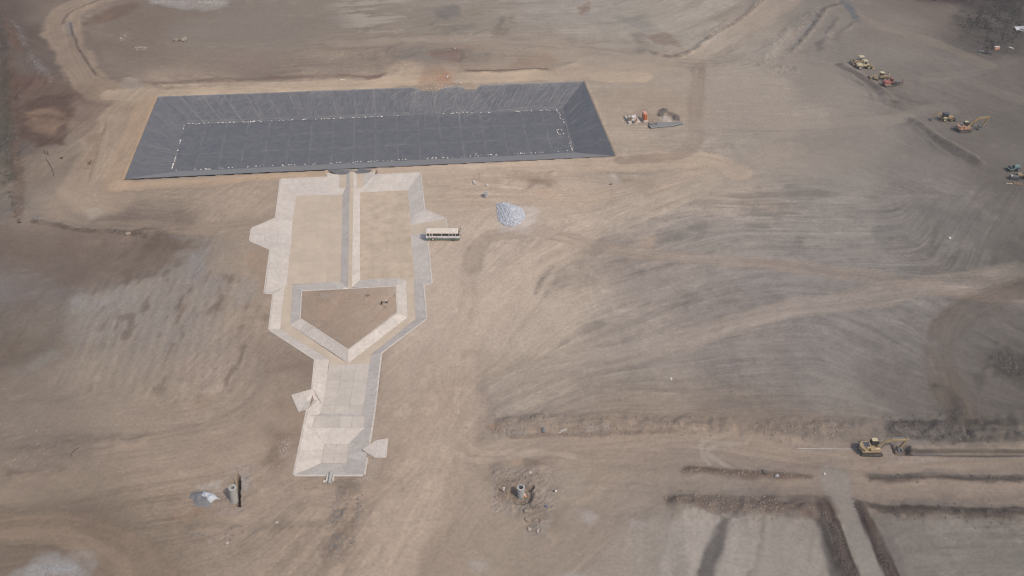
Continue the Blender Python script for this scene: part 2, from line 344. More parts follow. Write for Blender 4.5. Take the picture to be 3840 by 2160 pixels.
for k, (path, hw, col, st, rut) in enumerate(tracks):
    if st <= 0: continue
    p = spline(PA(path)); J, I = bbox_idx(p, hw*2+6)
    x, y = X[J, I]+WX[J, I]*min(1.5, hw*.3), Y[J, I]+WY[J, I]*min(1.5, hw*.3)
    d, so, an, al = line_d(p, x, y)
    m = (1-ss(d+.35*vn(x, y, 1.7, 650+k), hw*.80, hw*1.12+.25)); brk = .65+.35*np.clip(.6+fbm(x, y, 12, 600+k, 3), 0, 1.2)
    lane = vn(so*1.0+k*31, al*60*hw*.05, .55, 700+k)*.6+vn(so+k*3, al*8, 1.4, 800+k)*.5
    a = (m*st*brk)[..., None]; cc = lin(col)*(1+.13*rut*lane[..., None])
    C[J, I] = C[J, I]*(1-a)+cc*a
    w = m*.9; c2[J, I] = c2[J, I]*(1-w)+np.cos(2*an)*w; s2[J, I] = s2[J, I]*(1-w)+np.sin(2*an)*w
    edge = np.exp(-((d-hw*1.05)/(.25*hw+.3))**2)*(.5+.5*np.clip(fbm(x, y, 7, 900+k, 3)+.3, 0, 1))
    C[J, I] *= (1-.07*st*edge)[..., None]
    H[J, I] += m*(lane*.035*rut-.03); PEB[J, I] = PEB[J, I]*(1-m*.7)+edge*.25
    SMO[J, I] = np.maximum(SMO[J, I], m*st)
# line integral convolution: streaks along the flow
ang = .5*np.arctan2(s2, c2)
dxm = .47; dyv = np.gradient(gy)[:, None]
ux = (np.cos(ang)*.42/dxm).astype(np.float32); uy = (np.sin(ang)*.42/dyv).astype(np.float32)
JJ, II = np.meshgrid(np.arange(NY), np.arange(NX), indexing='ij')
def lic(noise, n, step=1.0):
    acc = noise.copy()
    for sg in (1, -1):
        pi = II.astype(np.float32); pj = JJ.astype(np.float32); ou = ov = None
        for k in range(n):
            i = np.clip(pi+.5, 0, NX-1).astype(np.int32); j = np.clip(pj+.5, 0, NY-1).astype(np.int32)
            u = ux[j, i]; v = uy[j, i]
            if ou is not None:
                f = np.where(u*ou+v*ov < 0, -1, 1); u = u*f; v = v*f
            ou, ov = u, v
            pi = pi+sg*step*u; pj = pj+sg*step*v
            acc += noise[np.clip(pj+.5, 0, NY-1).astype(np.int32), np.clip(pi+.5, 0, NX-1).astype(np.int32)]
    acc -= acc.mean(); return acc/acc.std()
white = rng.standard_normal(X.shape).astype(np.float32)
L1 = lic(white, 11)
L2 = lic(vn(X, Y, 1.3, 21), 22, 1.6)
L3 = lic(vn(X, Y, 4.0, 31), 26, 3.0)
fine = fbm(X, Y, 2.2, 41, 3)
broad = fbm(X, Y, 26, 61, 4)
act = np.clip(.55+fbm(X, Y, 34, 71, 3)*.8, .12, 1.3)      # where the surface is scarred more
act2 = np.clip(act, 0, 1.3)**1.6
mott = fbm(X+WX*2, Y+WY*2, 6, 451, 4); crumb = fbm(X+WX, Y+WY, 1.6, 471, 3)
tex = (.014*L1+.030*L1*act2+.045*L2*act2+.030*L3*act2+.07*mott*act+.06*crumb*(.3+.7*act2)+.045*broad+.042*white*(.35+.65*act2))
tex *= (1-.35*SMO)
C *= (1+tex)[..., None]
# bluish grey crushed stone worked into the brown soil
def blend(mask, col):
    global C
    C += mask[..., None]*(lin(col)-C)
gm = np.clip(.5*L2+.6*L3+1.1*fbm(X, Y, 18, 81, 4)+.5*fbm(X, Y, 5, 83, 3), -3, 3)
zone = lambda pts, soft, j=1.0: ss(sdf(PA(pts), X+WX2*.4*j+WX, Y+WY2*.4*j+WY), -soft, soft)
Zr = zone([(2380,760),(2900,640),(3500,700),(3840,800),(3840,1500),(3300,1590),(2000,1560),(1850,1480),(2050,1280),(2250,1080),(2300,900)], 14)
C *= (1+Zr*(1-.75*SMO)*(.075*L2+.04*L1+.06*crumb+.05*mott))[..., None]
C *= (1-.28*Zr*ss(gm, .3, 2.2)*(1-.6*SMO))[..., None]
blend(Zr*ss(gm, .4, 1.9)*.62*(1-.7*SMO), (120, 113, 106))
blend(Zr*ss(-gm, .9, 2.6)*.35, (168, 158, 148)); blend(Zr*.12*(1-SMO), (124, 117, 109))
Zt = zone([(1250,-40),(2900,-40),(2700,180),(2400,215),(2000,200),(1600,150),(1250,160)], 10)
blend(Zt*ss(gm, .5, 2.0)*.4, (122, 112, 100)); blend(Zt*ss(-gm, .4, 1.7)*.6, (176, 166, 153))

# single and paired wheel ruts left by machines wandering over the site
rt = np.random.default_rng(17)
for k in range(330):
    x0 = rt.uniform(-215, 225); y0 = rt.uniform(62, 340); n = rt.integers(10, 34); st_ = 1.5
    i = int((x0+252)/.47); j = int(np.searchsorted(gy, y0)); a_ = ang[min(j, NY-1), min(i, NX-1)]+rt.normal()*.25+(math.pi if rt.random() < .5 else 0); kap = rt.normal()*.02*(4 if rt.random() < .12 else 1)
    pth = [(x0, y0)]; off_ = rt.normal()*.15
    for q_ in range(n):
        i = int(np.clip((pth[-1][0]+252)/.47, 0, NX-1)); j = int(np.clip(np.searchsorted(gy, pth[-1][1]), 0, NY-1)); t_ = ang[j, i]
        dlt = (t_-a_+math.pi/2) % math.pi-math.pi/2; a_ += .12*dlt+kap; pth.append((pth[-1][0]+st_*math.cos(a_), pth[-1][1]+st_*math.sin(a_)))
    pth = np.array(pth); J, I = bbox_idx(pth, 2.2)
    if J.stop-J.start < 3 or I.stop-I.start < 3: continue
    x = X[J, I]; y = Y[J, I]; d, so, an, al = line_d(pth, x, y); sgn = rt.choice([-1, 1, 1]); s_ = rt.uniform(.05, .13)*sgn
    e_ = ss(al, 0, .12)*(1-ss(al, .85, 1))*(.5+.6*np.clip(.5+vn(x, y, 3, 8000+k), 0, 1))
    m = (np.exp(-((np.abs(so)-.95)/.26)**2) if rt.random() < .75 else np.exp(-(so/.35)**2))*e_*(d < 1.9)
    C[J, I] *= (1+s_*m)[..., None]; H[J, I] -= .035*m
H += .022*white
# ------------------------------------------------------------------ patches of other soil, edge ones also darkened by lens falloff: outline, colour, strength, softness, break-up, pebbles
patches = [
([(60,420),(130,360),(265,352),(272,430),(262,470),(240,545),(140,545),(50,520)], (88,66,56), .85, 2.2, .45, .2),
([(75,428),(180,408),(268,440),(250,462),(200,515),(130,505)], (142,117,96), .8, 3, .6, 0),
([(75,434),(180,430),(268,446),(180,446)], (88,66,56), .6, 1, .5, 0),
([(20,100),(45,95),(90,150),(85,185),(35,190)], (112,82,66), .6, 2, .5, .1),
([(-40,-40),(110,-40),(50,60),(20,200),(60,420),(30,560),(-40,600)], (84,70,60), .45, 4, .6, .3),
([(-40,200),(14,200),(40,500),(60,700),(-40,700)], (92,88,76), .5, 3, .8, .4),
([(55,75),(90,110),(110,190),(170,250),(205,310),(180,300),(130,240),(95,180),(80,130)], (118,112,106), .6, 1.2, .6, .6),
([(238,92),(262,82),(272,130),(280,150),(262,142),(250,118)], (146,142,138), .75, 1, .4, .7),
([(530,-20),(880,-20),(850,28),(800,40),(760,46),(700,36),(660,28),(560,18)], (160,153,146), .8, 2, .35, .5),
([(440,312),(470,292),(515,285),(530,315),(560,322),(520,335),(470,345)], (160,147,132), .7, 2.2, .3, 0),
([(320,70),(420,30),(490,10),(520,30),(470,55),(400,80),(300,100)], (106,84,70), .7, 3, .6, .2),
([(390,60),(430,52),(400,80),(360,85)], (134,108,86), .7, 2, .4, .1),
([(430,150),(560,140),(600,200),(500,215),(430,200)], (122,104,90), .4, 5, .5, .5),
([(1000,282),(1300,272),(1440,276),(1430,290),(1280,292),(1000,300)], (122,98,84), .65, 1.8, .5, .3),
([(560,300),(1000,288),(1000,300),(560,316)], (128,108,94), .5, 2, .5, .2),
([(1748,262),(1900,258),(2060,252),(2060,262),(1900,270),(1750,272)], (120,96,82), .7, 1.5, .5, .3),
([(1900,250),(1940,200),(2070,205),(2080,240),(2000,252)], (146,118,98), .5, 3, .5, .2),
([(1590,200),(1610,186),(1660,178),(1720,180),(1752,195),(1756,212),(1735,228),(1690,230),(1640,220)], (138,106,92), .9, 1.2, .3, 0),
([(1495,180),(1600,172),(1720,174),(1850,195),(1840,232),(1680,236),(1500,230)], (124,119,111), .55, 3, .6, .6),
([(1455,250),(1500,230),(1580,240),(1600,262),(1540,290),(1440,290)], (176,156,135), .7, 3, .4, .1),
([(1556,282),(1600,262),(1680,255),(1700,290),(1685,320),(1560,320)], (166,136,112), .7, 2.5, .4, .1),
([(1632,272),(1680,262),(1690,315),(1650,310)], (172,130,106), .6, 2.5, .4, .1),
([(1670,245),(1720,245),(1760,290),(1700,310)], (168,150,132), .5, 2, .4, .1),
([(1620,40),(1660,20),(1720,15),(1735,38),(1720,62),(1680,72),(1640,70)], (118,111,104), .8, 2.5, .4, .2),
([(1738,40),(1790,28),(1800,55),(1760,70)], (138,124,108), .7, 2.5, .4, .2),
([(1620,105),(1700,95),(1790,95),(1780,112),(1640,118)], (122,113,103), .6, 3, .5, .3),
([(1870,80),(1920,60),(1930,90),(1890,130),(1850,140)], (118,106,93), .7, 2.5, .9, .4),
([(2165,25),(2210,10),(2215,40),(2170,60)], (128,104,88), .7, 2, .4, .1),
([(2320,60),(2400,55),(2460,110),(2440,130),(2360,110)], (124,122,116), .5, 4, .7, .3),
([(2400,132),(2500,128),(2560,150),(2560,178),(2470,165),(2420,150)], (124,105,90), .7, 2, .6, .3),
([(2360,130),(2400,120),(2440,180),(2400,192)], (116,106,96), .5, 2, .6, .6),
([(2090,150),(2130,140),(2200,158),(2160,166)], (122,112,102), .5, 2, .6, .4),
([(2350,450),(2400,395),(2440,400),(2460,440),(2420,470)], (148,131,116), .5, 3, .4, .2),
([(2461,432),(2470,412),(2485,405),(2502,408),(2495,420),(2475,440)], (108,96,88), .85, .7, .3, 0),
([(2490,415),(2510,420),(2535,430),(2549,440),(2545,452),(2522,452),(2515,440),(2495,430)], (104,92,84), .85, .8, .4, 0),
([(2470,440),(2490,430),(2518,445),(2520,458),(2480,460)], (174,156,139), .7, 1.2, .3, 0),
([(2330,565),(2350,560),(2360,590),(2340,598)], (204,192,180), .5, 2, .8, .3),
([(1895,662),(2000,655),(2095,660),(2090,690),(1980,700)], (156,136,117), .6, 3, .6, .5),
([(1800,655),(1885,655),(1885,690),(1810,690)], (162,142,123), .6, 3, .6, .4),
([(1985,665),(2070,662),(2065,700),(1990,695)], (146,126,109), .6, 3, .6, .5),
([(2280,655),(2440,655),(2440,700),(2300,705)], (152,137,121), .6, 4, .6, .5),
([(2285,662),(2310,655),(2320,668),(2300,680)], (186,178,170), .6, 2, .6, .3),
([(1790,712),(1845,712),(1850,745),(1795,745)], (200,184,168), .6, 1.6, .4, .1),
([(2000,725),(2070,722),(2060,745),(1990,742)], (190,156,134), .5, 3, .4, 0),
([(1855,770),(1900,752),(1985,780),(1975,855),(1890,862),(1870,820)], (204,194,186), .6, 3.0, .4, .2),
([(330,775),(370,768),(385,800),(350,825),(330,810)], (168,154,139), .7, 1.5, .2, .1),
([(60,740),(140,770),(160,810),(120,830),(60,820)], (118,112,104), .5, 3, .6, .8),
([(470,905),(560,880),(730,900),(700,960),(640,1000),(560,1040),(470,1060),(440,1000)], (106,90,78), .7, 4.5, .5, .3),
([(520,870),(700,895),(740,930),(720,950),(560,930)], (100,86,76), .6, 4, .5, .4),
([(-40,900),(300,900),(480,920),(440,1060),(260,1080),(150,1000),(-40,960)], (112,96,84), .5, 7, .7, .3),
([(-40,1020),(200,1060),(270,1110),(200,1150),(-40,1140)], (124,118,114), .6, 5, .6, .2),
([(-40,1140),(250,1140),(280,1200),(200,1300),(-40,1360)], (110,96,84), .55, 6, .6, .3),
([(260,1110),(300,1095),(400,1105),(500,1090),(480,1110),(300,1160),(280,1180)], (152,147,141), .65, 2.5, .6, 1),
([(700,950),(770,945),(780,985),(810,1060),(760,1100),(700,1030)], (146,142,140), .6, 4, .6, .9),
([(630,1025),(700,1015),(820,1100),(760,1300),(500,1330),(330,1300),(280,1180),(420,1120)], (142,134,126), .6, 8, .6, .35),
([(870,1060),(930,1060),(930,1120),(880,1130)], (150,148,144), .5, 4, .5, .3),
([(980,1080),(1010,1010),(1000,1100),(1020,1120),(985,1110)], (150,122,102), .6, 3, .5, .1),
([(950,920),(1010,945),(990,1080),(960,1040)], (164,138,116), .6, 4, .5, .1),
([(150,1320),(200,1290),(250,1290),(230,1340),(120,1400),(70,1390)], (146,140,133), .5, 3, .5, .4),
([(770,1145),(830,1130),(825,1165),(775,1180)], (108,90,76), .6, 1.5, 1.2, .3),
([(820,1030),(850,1035),(860,1060),(820,1050)], (116,98,84), .6, 2, 1, .3),
([(1000,1270),(1180,1360),(1170,1440),(1050,1400),(1000,1330)], (134,115,100), .55, 5, .6, .2),
([(1030,1480),(1160,1560),(1120,1700),(1080,1750),(1000,1700),(1050,1600)], (148,128,112), .5, 5, .6, .3),
([(1030,1625),(1110,1625),(1095,1740),(1030,1740),(1015,1680)], (134,115,100), .65, 2.5, .6, .9),
([(690,1520),(730,1500),(770,1515),(700,1550)], (120,106,92), .6, 2, .9, .2),
([(690,1530),(760,1510),(770,1570),(700,1570)], (178,156,135), .5, 3, .4, .1),
([(400,1640),(560,1610),(570,1620),(420,1650)], (120,102,87), .5, 1.8, .6, .3),
([(60,1640),(400,1655),(360,1720),(60,1760),(0,1750)], (124,112,101), .45, 5, .7, .8),
([(0,1780),(250,1750),(260,1765),(0,1810)], (116,100,86), .5, 2.5, .6, .4),
([(690,1925),(775,1915),(785,1960),(720,1970)], (156,124,99), .55, 3.5, .5, .2),
([(600,1830),(700,1850),(690,1930),(590,1930)], (140,122,105), .45, 3, .6, .4),
([(730,1835),(800,1815),(810,1840),(740,1845)], (186,176,166), .6, 1.5, .5, .2),
([(905,1780),(925,1775),(935,1800),(930,1830),(908,1830)], (178,172,168), .6, 1.5, .4, .2),
([(-40,2150),(60,2170),(70,2140),(150,2110),(250,2095),(310,2110),(320,2200),(-40,2200)], (166,163,160), .8, 3, .4, .6),
([(700,1990),(1250,1975),(1250,2000),(720,2010)], (136,118,102), .5, 2.5, .7, 1),
([(700,2010),(900,2000),(1240,2020),(1240,2060),(720,2060)], (150,133,117), .4, 3, .7, .6),
([(1265,1800),(1310,1790),(1350,1810),(1340,1960),(1310,2130),(1260,2140),(1240,2060)], (142,125,110), .6, 2.5, .7, 1),
([(1840,1760),(1900,1735),(2060,1745),(2120,1830),(2100,1900),(2080,2000),(2020,2030),(1980,2000),(1960,1900),(1850,1890),(1830,1820)], (146,131,116), .65, 3.5, .7, 1),
([(1855,1800),(1925,1800),(1925,1870),(1850,1870)], (138,119,102), .6, 1.2, .3, .2),
([(1950,1880),(2010,1870),(2050,1930),(2000,1990),(1960,1930)], (122,109,98), .6, 2, .6, 1),
([(1980,1960),(2060,1950),(2050,2020),(1980,2020)], (150,143,134), .7, 2, .6, .8),
([(1910,1725),(1960,1722),(1955,1748),(1920,1745)], (172,148,124), .7, .8, .3, 0),
([(1960,1722),(2050,1715),(2060,1745),(1970,1748)], (132,113,99), .6, 1.5, .6, .3),
([(1830,1600),(1850,1590),(1890,1598),(1895,1612),(1870,1618),(1840,1605)], (152,124,103), .85, .8, .2, .1),
([(1800,1590),(1960,1560),(2300,1540),(2600,1570),(3150,1595),(3150,1615),(2600,1625),(2250,1625),(1850,1640)], (148,131,116), .7, 2.5, .8, 1),
([(1970,1585),(2010,1575),(2015,1620),(1975,1615)], (104,94,87), .7, 1.2, .6, .3),
([(2050,1600),(2075,1600),(2075,1625),(2045,1625)], (92,86,84), .7, 1, .8, .2),
([(2560,1540),(3000,1560),(3300,1590),(3300,1600),(2560,1590)], (142,125,110), .4, 3, .7, .8),
([(3310,1600),(3350,1588),(3840,1585),(3840,1645),(3360,1640)], (92,84,77), .6, 2, .7, .8),
([(3340,1615),(3840,1605),(3840,1650),(3370,1650)], (116,108,101), .5, 2, .6, .6),
([(2560,1755),(2800,1768),(3050,1786),(3050,1800),(2800,1792),(2560,1770)], (108,92,82), .85, .8, .35, .5),
([(3250,1782),(3840,1788),(3840,1805),(3250,1796)], (78,68,62), .9, .7, .3, .5),
([(2490,1870),(2600,1862),(2900,1880),(3120,1870),(3140,1930),(3050,1950),(2840,1925),(2600,1910),(2500,1890)], (106,91,82), .9, 1.2, .35, .7),
([(3220,1880),(3330,1900),(3840,1908),(3840,1945),(3400,1940),(3300,1935)], (88,78,71), .95, .9, .3, .6),
([(3055,1868),(3100,1868),(3150,1990),(3222,2190),(3158,2190),(3090,2000),(3060,1940)], (86,73,67), .97, .8, .3, .7),
([(3200,1870),(3222,1870),(3290,2000),(3378,2190),(3334,2190),(3250,1995)], (82,69,62), .97, .6, .3, .6),
([(3050,1950),(3085,1960),(3110,2060),(3160,2190),(3120,2190),(3070,2060)], (98,92,87), .9, .7, .2, .1),
([(2730,1960),(2620,2190),(2560,2190),(2640,2000)], (118,111,106), .5, 3.5, .6, .3),
([(2870,1960),(2830,2080),(2810,2190),(2790,2190),(2840,2030)], (120,104,88), .6, .5, .5, .3),
([(2515,2010),(2560,1990),(2560,2080),(2520,2080)], (118,113,110), .6, 3, .5, .1),
([(2350,1930),(2440,1950),(2420,1965),(2360,1945)], (176,170,163), .5, 2, .5, .1),
([(2165,1925),(2200,1920),(2215,1955),(2190,1960)], (178,172,166), .5, 2, .5, .1),
([(1770,2115),(1810,2110),(1820,2150),(1780,2160)], (176,170,163), .4, 3, .5, .1),
([(2080,2165),(2160,2135),(2200,2150),(2230,2190),(2060,2190)], (172,166,158), .7, 2, .3, .2),
([(3240,1600),(3180,1640),(3180,1720),(3290,1720)], (134,120,107), .3, 3, .4, .2),
([(3060,1655),(3200,1720),(3200,1800),(3080,1820)], (138,126,117), .5, 4, .9, .3),
([(3230,280),(3420,370),(3440,410),(3350,380)], (100,93,87), .4, 2.5, .6, .2),
([(3500,500),(3700,500),(3740,600),(3690,640),(3560,560)], (96,89,83), .5, 5, .6, .3),
([(3700,1310),(3760,1300),(3860,1330),(3860,1450),(3760,1420)], (64,58,54), .85, 3, .7, .9),
([(3660,1400),(3690,1400),(3710,1440),(3670,1440)], (80,74,68), .7, 2, .6, .4),
([(3450,800),(3600,740),(3720,830),(3700,900),(3560,880)], (100,98,94), .5, 6, .8, .3),
([(3740,950),(3860,900),(3860,1100),(3740,1050)], (84,79,73), .5, 6, .8, .4),
([(3600,0),(3860,-40),(3860,200),(3720,210),(3590,140),(3560,90)], (76,70,64), .85, 4, .7, .6),
([(3250,-40),(3860,-40),(3860,30),(3500,15)], (70,56,50), .7, 5, .6, .4),
([(3155,0),(3190,20),(3225,60),(3230,85),(3205,70),(3170,30),(3140,-10)], (92,100,106), .75, 1.2, .4, .5),
([(2960,180),(3070,50),(3110,30),(3000,180)], (168,160,152), .5, 2, .6, .5),
([(3070,140),(3110,110),(3130,125),(3100,150)], (168,157,147), .6, 1.6, .3, .3),
([(3110,150),(3150,120),(3160,145),(3120,160)], (112,98,87), .6, 2, .4, .2),
([(2840,200),(2960,100),(3010,60),(2970,120),(2900,220)], (158,150,141), .5, 2.5, .8, .9),
([(3050,160),(3075,155),(3090,180),(3070,190)], (88,82,76), .7, 1, .7, .5),
([(1380,1080),(1500,1075),(1500,1180),(1310,1310),(1130,1200),(1130,1095)], (170,147,127), .7, 4, .5, .1),
([(1180,1090),(1260,1088),(1250,1130),(1180,1130)], (156,138,122), .6, 2, .6, 1),
([(1340,1180),(1390,1170),(1390,1200),(1350,1210)], (182,166,152), .5, 3, .5, 0),
([(3700,690),(3860,660),(3860,740),(3740,720)], (90,83,78), .35, 4, .4, .1),
([(2980,900),(3000,880),(3000,960),(2975,955)], (112,107,103), .5, 2, .9, .2),
([(3255,860),(3300,840),(3380,850),(3330,860),(3290,880),(3330,920),(3290,920),(3260,890)], (112,110,106), .6, 2, .5, .1),
([(2020,1040),(2060,1000),(2075,1000),(2010,1100)], (122,112,104), .6, 1.2, .7, .1),
([(2030,1110),(2085,1040),(2095,1045),(2040,1120)], (128,118,110), .6, 1.0, .7, .1),
([(2160,1010),(2220,1000),(2220,1060),(2150,1090)], (140,128,117), .6, 3, .9, .2),
([(1735,1320),(1775,1310),(1780,1330),(1740,1345)], (146,126,110), .7, 2, .6, 0),
([(1925,905),(2000,890),(2010,910),(1940,920)], (168,150,133), .5, 2, .8, .2),
([(2390,890),(2440,885),(2450,910),(2400,930)], (182,160,138), .5, 3, .6, 0),
([(2570,1905),(2735,1928),(2690,2050),(2600,2190),(2470,2190),(2520,1960)], (162,153,143), .85, .8, .3, .1),
([(2715,1930),(2748,1936),(2704,2060),(2664,2190),(2596,2190),(2652,2050)], (100,94,90), .92, .9, .25, .1),
([(2750,1936),(2858,1935),(2832,2100),(2800,2190),(2668,2190),(2710,2060)], (162,153,144), .85, .7, .25, .1),
([(2882,1940),(3040,1956),(3088,2080),(3118,2190),(2838,2190),(2852,2060)], (156,147,137), .85, .8, .3, .1),
([(3330,1952),(3870,1958),(3870,2190),(3402,2190)], (130,123,114), .7, .8, .3, .1),
([(540,1770),(600,1750),(640,1790),(560,1810)], (146,128,111), .3, 4, .5, 0),
]
for k, (pts, col, a, soft, brk, peb) in enumerate(patches):
    pw = PA(pts); J, I = bbox_idx(pw, soft*2+3)
    if J.stop <= J.start or I.stop <= I.start: continue
    x = X[J, I]+WX[J, I]*min(2.2, .5+soft*.5); y = Y[J, I]+WY[J, I]*min(2.2, .5+soft*.5)
    d = sdf(pw, x, y)+fbm(x, y, 3.0, 1000+k, 3)*soft*.5
    m = ss(d, -soft*.7, soft*.7)
    n = np.clip(1-brk*(.35-.45*L2[J, I]*.6-.5*fbm(x, y, 6, 1200+k, 3)), .05, 1.15)
    mm = np.clip(m*a*n, 0, 1)[..., None]
    loc = lin(col)*(1+tex[J, I]*1.3)[..., None]
    C[J, I] = C[J, I]*(1-mm)+loc*mm
    PEB[J, I] = np.maximum(PEB[J, I], m*peb)
# narrow bands: dark cut edges, pale crests
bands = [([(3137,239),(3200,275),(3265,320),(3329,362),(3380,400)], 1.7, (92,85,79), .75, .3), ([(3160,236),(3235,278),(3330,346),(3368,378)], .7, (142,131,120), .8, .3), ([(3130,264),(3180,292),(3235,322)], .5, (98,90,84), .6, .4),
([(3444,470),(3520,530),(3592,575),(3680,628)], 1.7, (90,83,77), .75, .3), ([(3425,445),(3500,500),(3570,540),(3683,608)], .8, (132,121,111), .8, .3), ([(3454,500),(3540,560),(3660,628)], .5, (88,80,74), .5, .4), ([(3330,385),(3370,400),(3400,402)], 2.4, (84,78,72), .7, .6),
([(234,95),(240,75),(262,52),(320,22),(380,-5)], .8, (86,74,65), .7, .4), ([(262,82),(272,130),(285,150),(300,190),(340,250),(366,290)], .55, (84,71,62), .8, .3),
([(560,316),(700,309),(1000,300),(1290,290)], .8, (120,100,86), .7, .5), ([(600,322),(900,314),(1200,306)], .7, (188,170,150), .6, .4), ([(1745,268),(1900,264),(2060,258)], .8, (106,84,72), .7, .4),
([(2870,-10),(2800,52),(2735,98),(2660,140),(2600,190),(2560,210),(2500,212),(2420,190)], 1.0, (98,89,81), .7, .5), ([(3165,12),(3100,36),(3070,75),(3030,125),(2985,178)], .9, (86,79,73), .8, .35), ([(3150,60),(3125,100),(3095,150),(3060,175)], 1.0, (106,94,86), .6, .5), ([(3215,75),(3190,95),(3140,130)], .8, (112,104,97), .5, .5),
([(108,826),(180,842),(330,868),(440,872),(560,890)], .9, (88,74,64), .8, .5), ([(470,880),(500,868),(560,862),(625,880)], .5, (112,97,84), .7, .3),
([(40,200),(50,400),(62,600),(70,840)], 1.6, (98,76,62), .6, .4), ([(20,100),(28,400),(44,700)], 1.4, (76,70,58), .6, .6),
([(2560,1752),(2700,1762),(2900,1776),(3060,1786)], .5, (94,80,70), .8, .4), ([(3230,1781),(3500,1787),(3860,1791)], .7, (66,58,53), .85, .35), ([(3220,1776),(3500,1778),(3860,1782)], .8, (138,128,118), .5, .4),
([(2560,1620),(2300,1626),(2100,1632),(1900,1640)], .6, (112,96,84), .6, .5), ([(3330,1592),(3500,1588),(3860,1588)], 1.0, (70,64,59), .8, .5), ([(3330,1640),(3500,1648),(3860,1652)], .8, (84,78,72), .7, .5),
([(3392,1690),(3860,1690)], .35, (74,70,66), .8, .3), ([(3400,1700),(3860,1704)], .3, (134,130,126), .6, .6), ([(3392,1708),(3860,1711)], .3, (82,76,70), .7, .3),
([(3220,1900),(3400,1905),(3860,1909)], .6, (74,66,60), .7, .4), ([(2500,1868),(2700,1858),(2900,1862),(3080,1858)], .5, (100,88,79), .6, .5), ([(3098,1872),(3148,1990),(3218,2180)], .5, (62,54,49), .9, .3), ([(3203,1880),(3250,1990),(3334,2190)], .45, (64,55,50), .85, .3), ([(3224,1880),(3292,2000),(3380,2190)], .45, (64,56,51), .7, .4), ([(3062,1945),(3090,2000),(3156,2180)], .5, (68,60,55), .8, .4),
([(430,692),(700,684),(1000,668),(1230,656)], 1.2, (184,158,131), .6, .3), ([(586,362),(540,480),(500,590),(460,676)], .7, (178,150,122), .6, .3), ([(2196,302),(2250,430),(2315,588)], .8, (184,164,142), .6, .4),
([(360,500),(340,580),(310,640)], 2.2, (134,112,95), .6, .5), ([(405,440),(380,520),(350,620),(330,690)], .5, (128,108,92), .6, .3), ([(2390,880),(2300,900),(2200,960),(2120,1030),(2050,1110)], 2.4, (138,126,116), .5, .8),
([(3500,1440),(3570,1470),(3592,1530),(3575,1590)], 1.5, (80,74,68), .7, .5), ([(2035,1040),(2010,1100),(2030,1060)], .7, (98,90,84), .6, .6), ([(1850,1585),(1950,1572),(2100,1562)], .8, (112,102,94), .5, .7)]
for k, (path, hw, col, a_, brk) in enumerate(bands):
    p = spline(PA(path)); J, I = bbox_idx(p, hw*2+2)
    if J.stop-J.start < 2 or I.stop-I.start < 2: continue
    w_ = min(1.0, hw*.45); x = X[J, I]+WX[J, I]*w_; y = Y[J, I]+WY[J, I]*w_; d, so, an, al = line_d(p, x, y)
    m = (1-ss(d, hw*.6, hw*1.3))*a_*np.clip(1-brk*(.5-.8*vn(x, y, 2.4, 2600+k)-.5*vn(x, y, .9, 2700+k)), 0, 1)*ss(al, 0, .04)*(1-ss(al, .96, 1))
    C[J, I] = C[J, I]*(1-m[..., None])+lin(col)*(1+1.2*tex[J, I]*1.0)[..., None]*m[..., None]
# scuffed and damp blotches with broken edges
bl = ss(crumb*.8+.28*L2+.5*mott, .62, .80)*(1-.8*SMO); C *= (1-.12*bl*(.25+.75*act2/1.5))[..., None]
bl = ss(fbm(X+WX*2, Y+WY, 2.6, 5501, 4)+.22*L2+.5*fbm(X, Y, 22, 5502, 3), .72, .88)*(1-.7*SMO); C *= (1+.10*bl)[..., None]
# wheel slip scars and clods in the striped field on the left
fld = zone([(280,1080),(800,1000),(1000,1200),(980,1420),(700,1500),(330,1500),(270,1250)], 5)
sc = ss(vn(X*1.0, Y*.42, 1.5, 71)+.6*vn(X, Y*.2, 4, 72)+.3*L1*.5, .55, .95)
blend(fld*sc*.6, (106, 91, 79))
rows = np.sin((X+.12*Y)*2*math.pi/2.6+1.2*vn(X, Y, 14, 73)); H += fld*rows*.035; C *= (1+fld*(.04*rows+.02*L1-.02*L2))[..., None]
# ribbed crawler prints
for pth in ([(2185,1450),(2330,1456),(2500,1462)], [(2180,1472),(2340,1478),(2520,1486)], [(2990,1290),(3040,1292),(3080,1308)], [(2700,1868),(2850,1878)], [(2590,1945),(2730,1932)], [(3370,2050),(3480,2075)], [(3040,1718),(2990,1725)], [(2960,1755),(2900,1762)], [(2660,1500),(2820,1512)], [(2780,1488),(2960,1482)]):
    p = spline(PA(pth)); J, I = bbox_idx(p, 2)
    d, so, an, al = line_d(p, X[J, I], Y[J, I]); L_ = np.hypot(*np.diff(p, axis=0).T).sum()
    m = (1-ss(d, .35, .8))*(.5+.5*np.sin(al*L_*2*math.pi/1.0))
    C[J, I] *= (1-.13*m)[..., None]
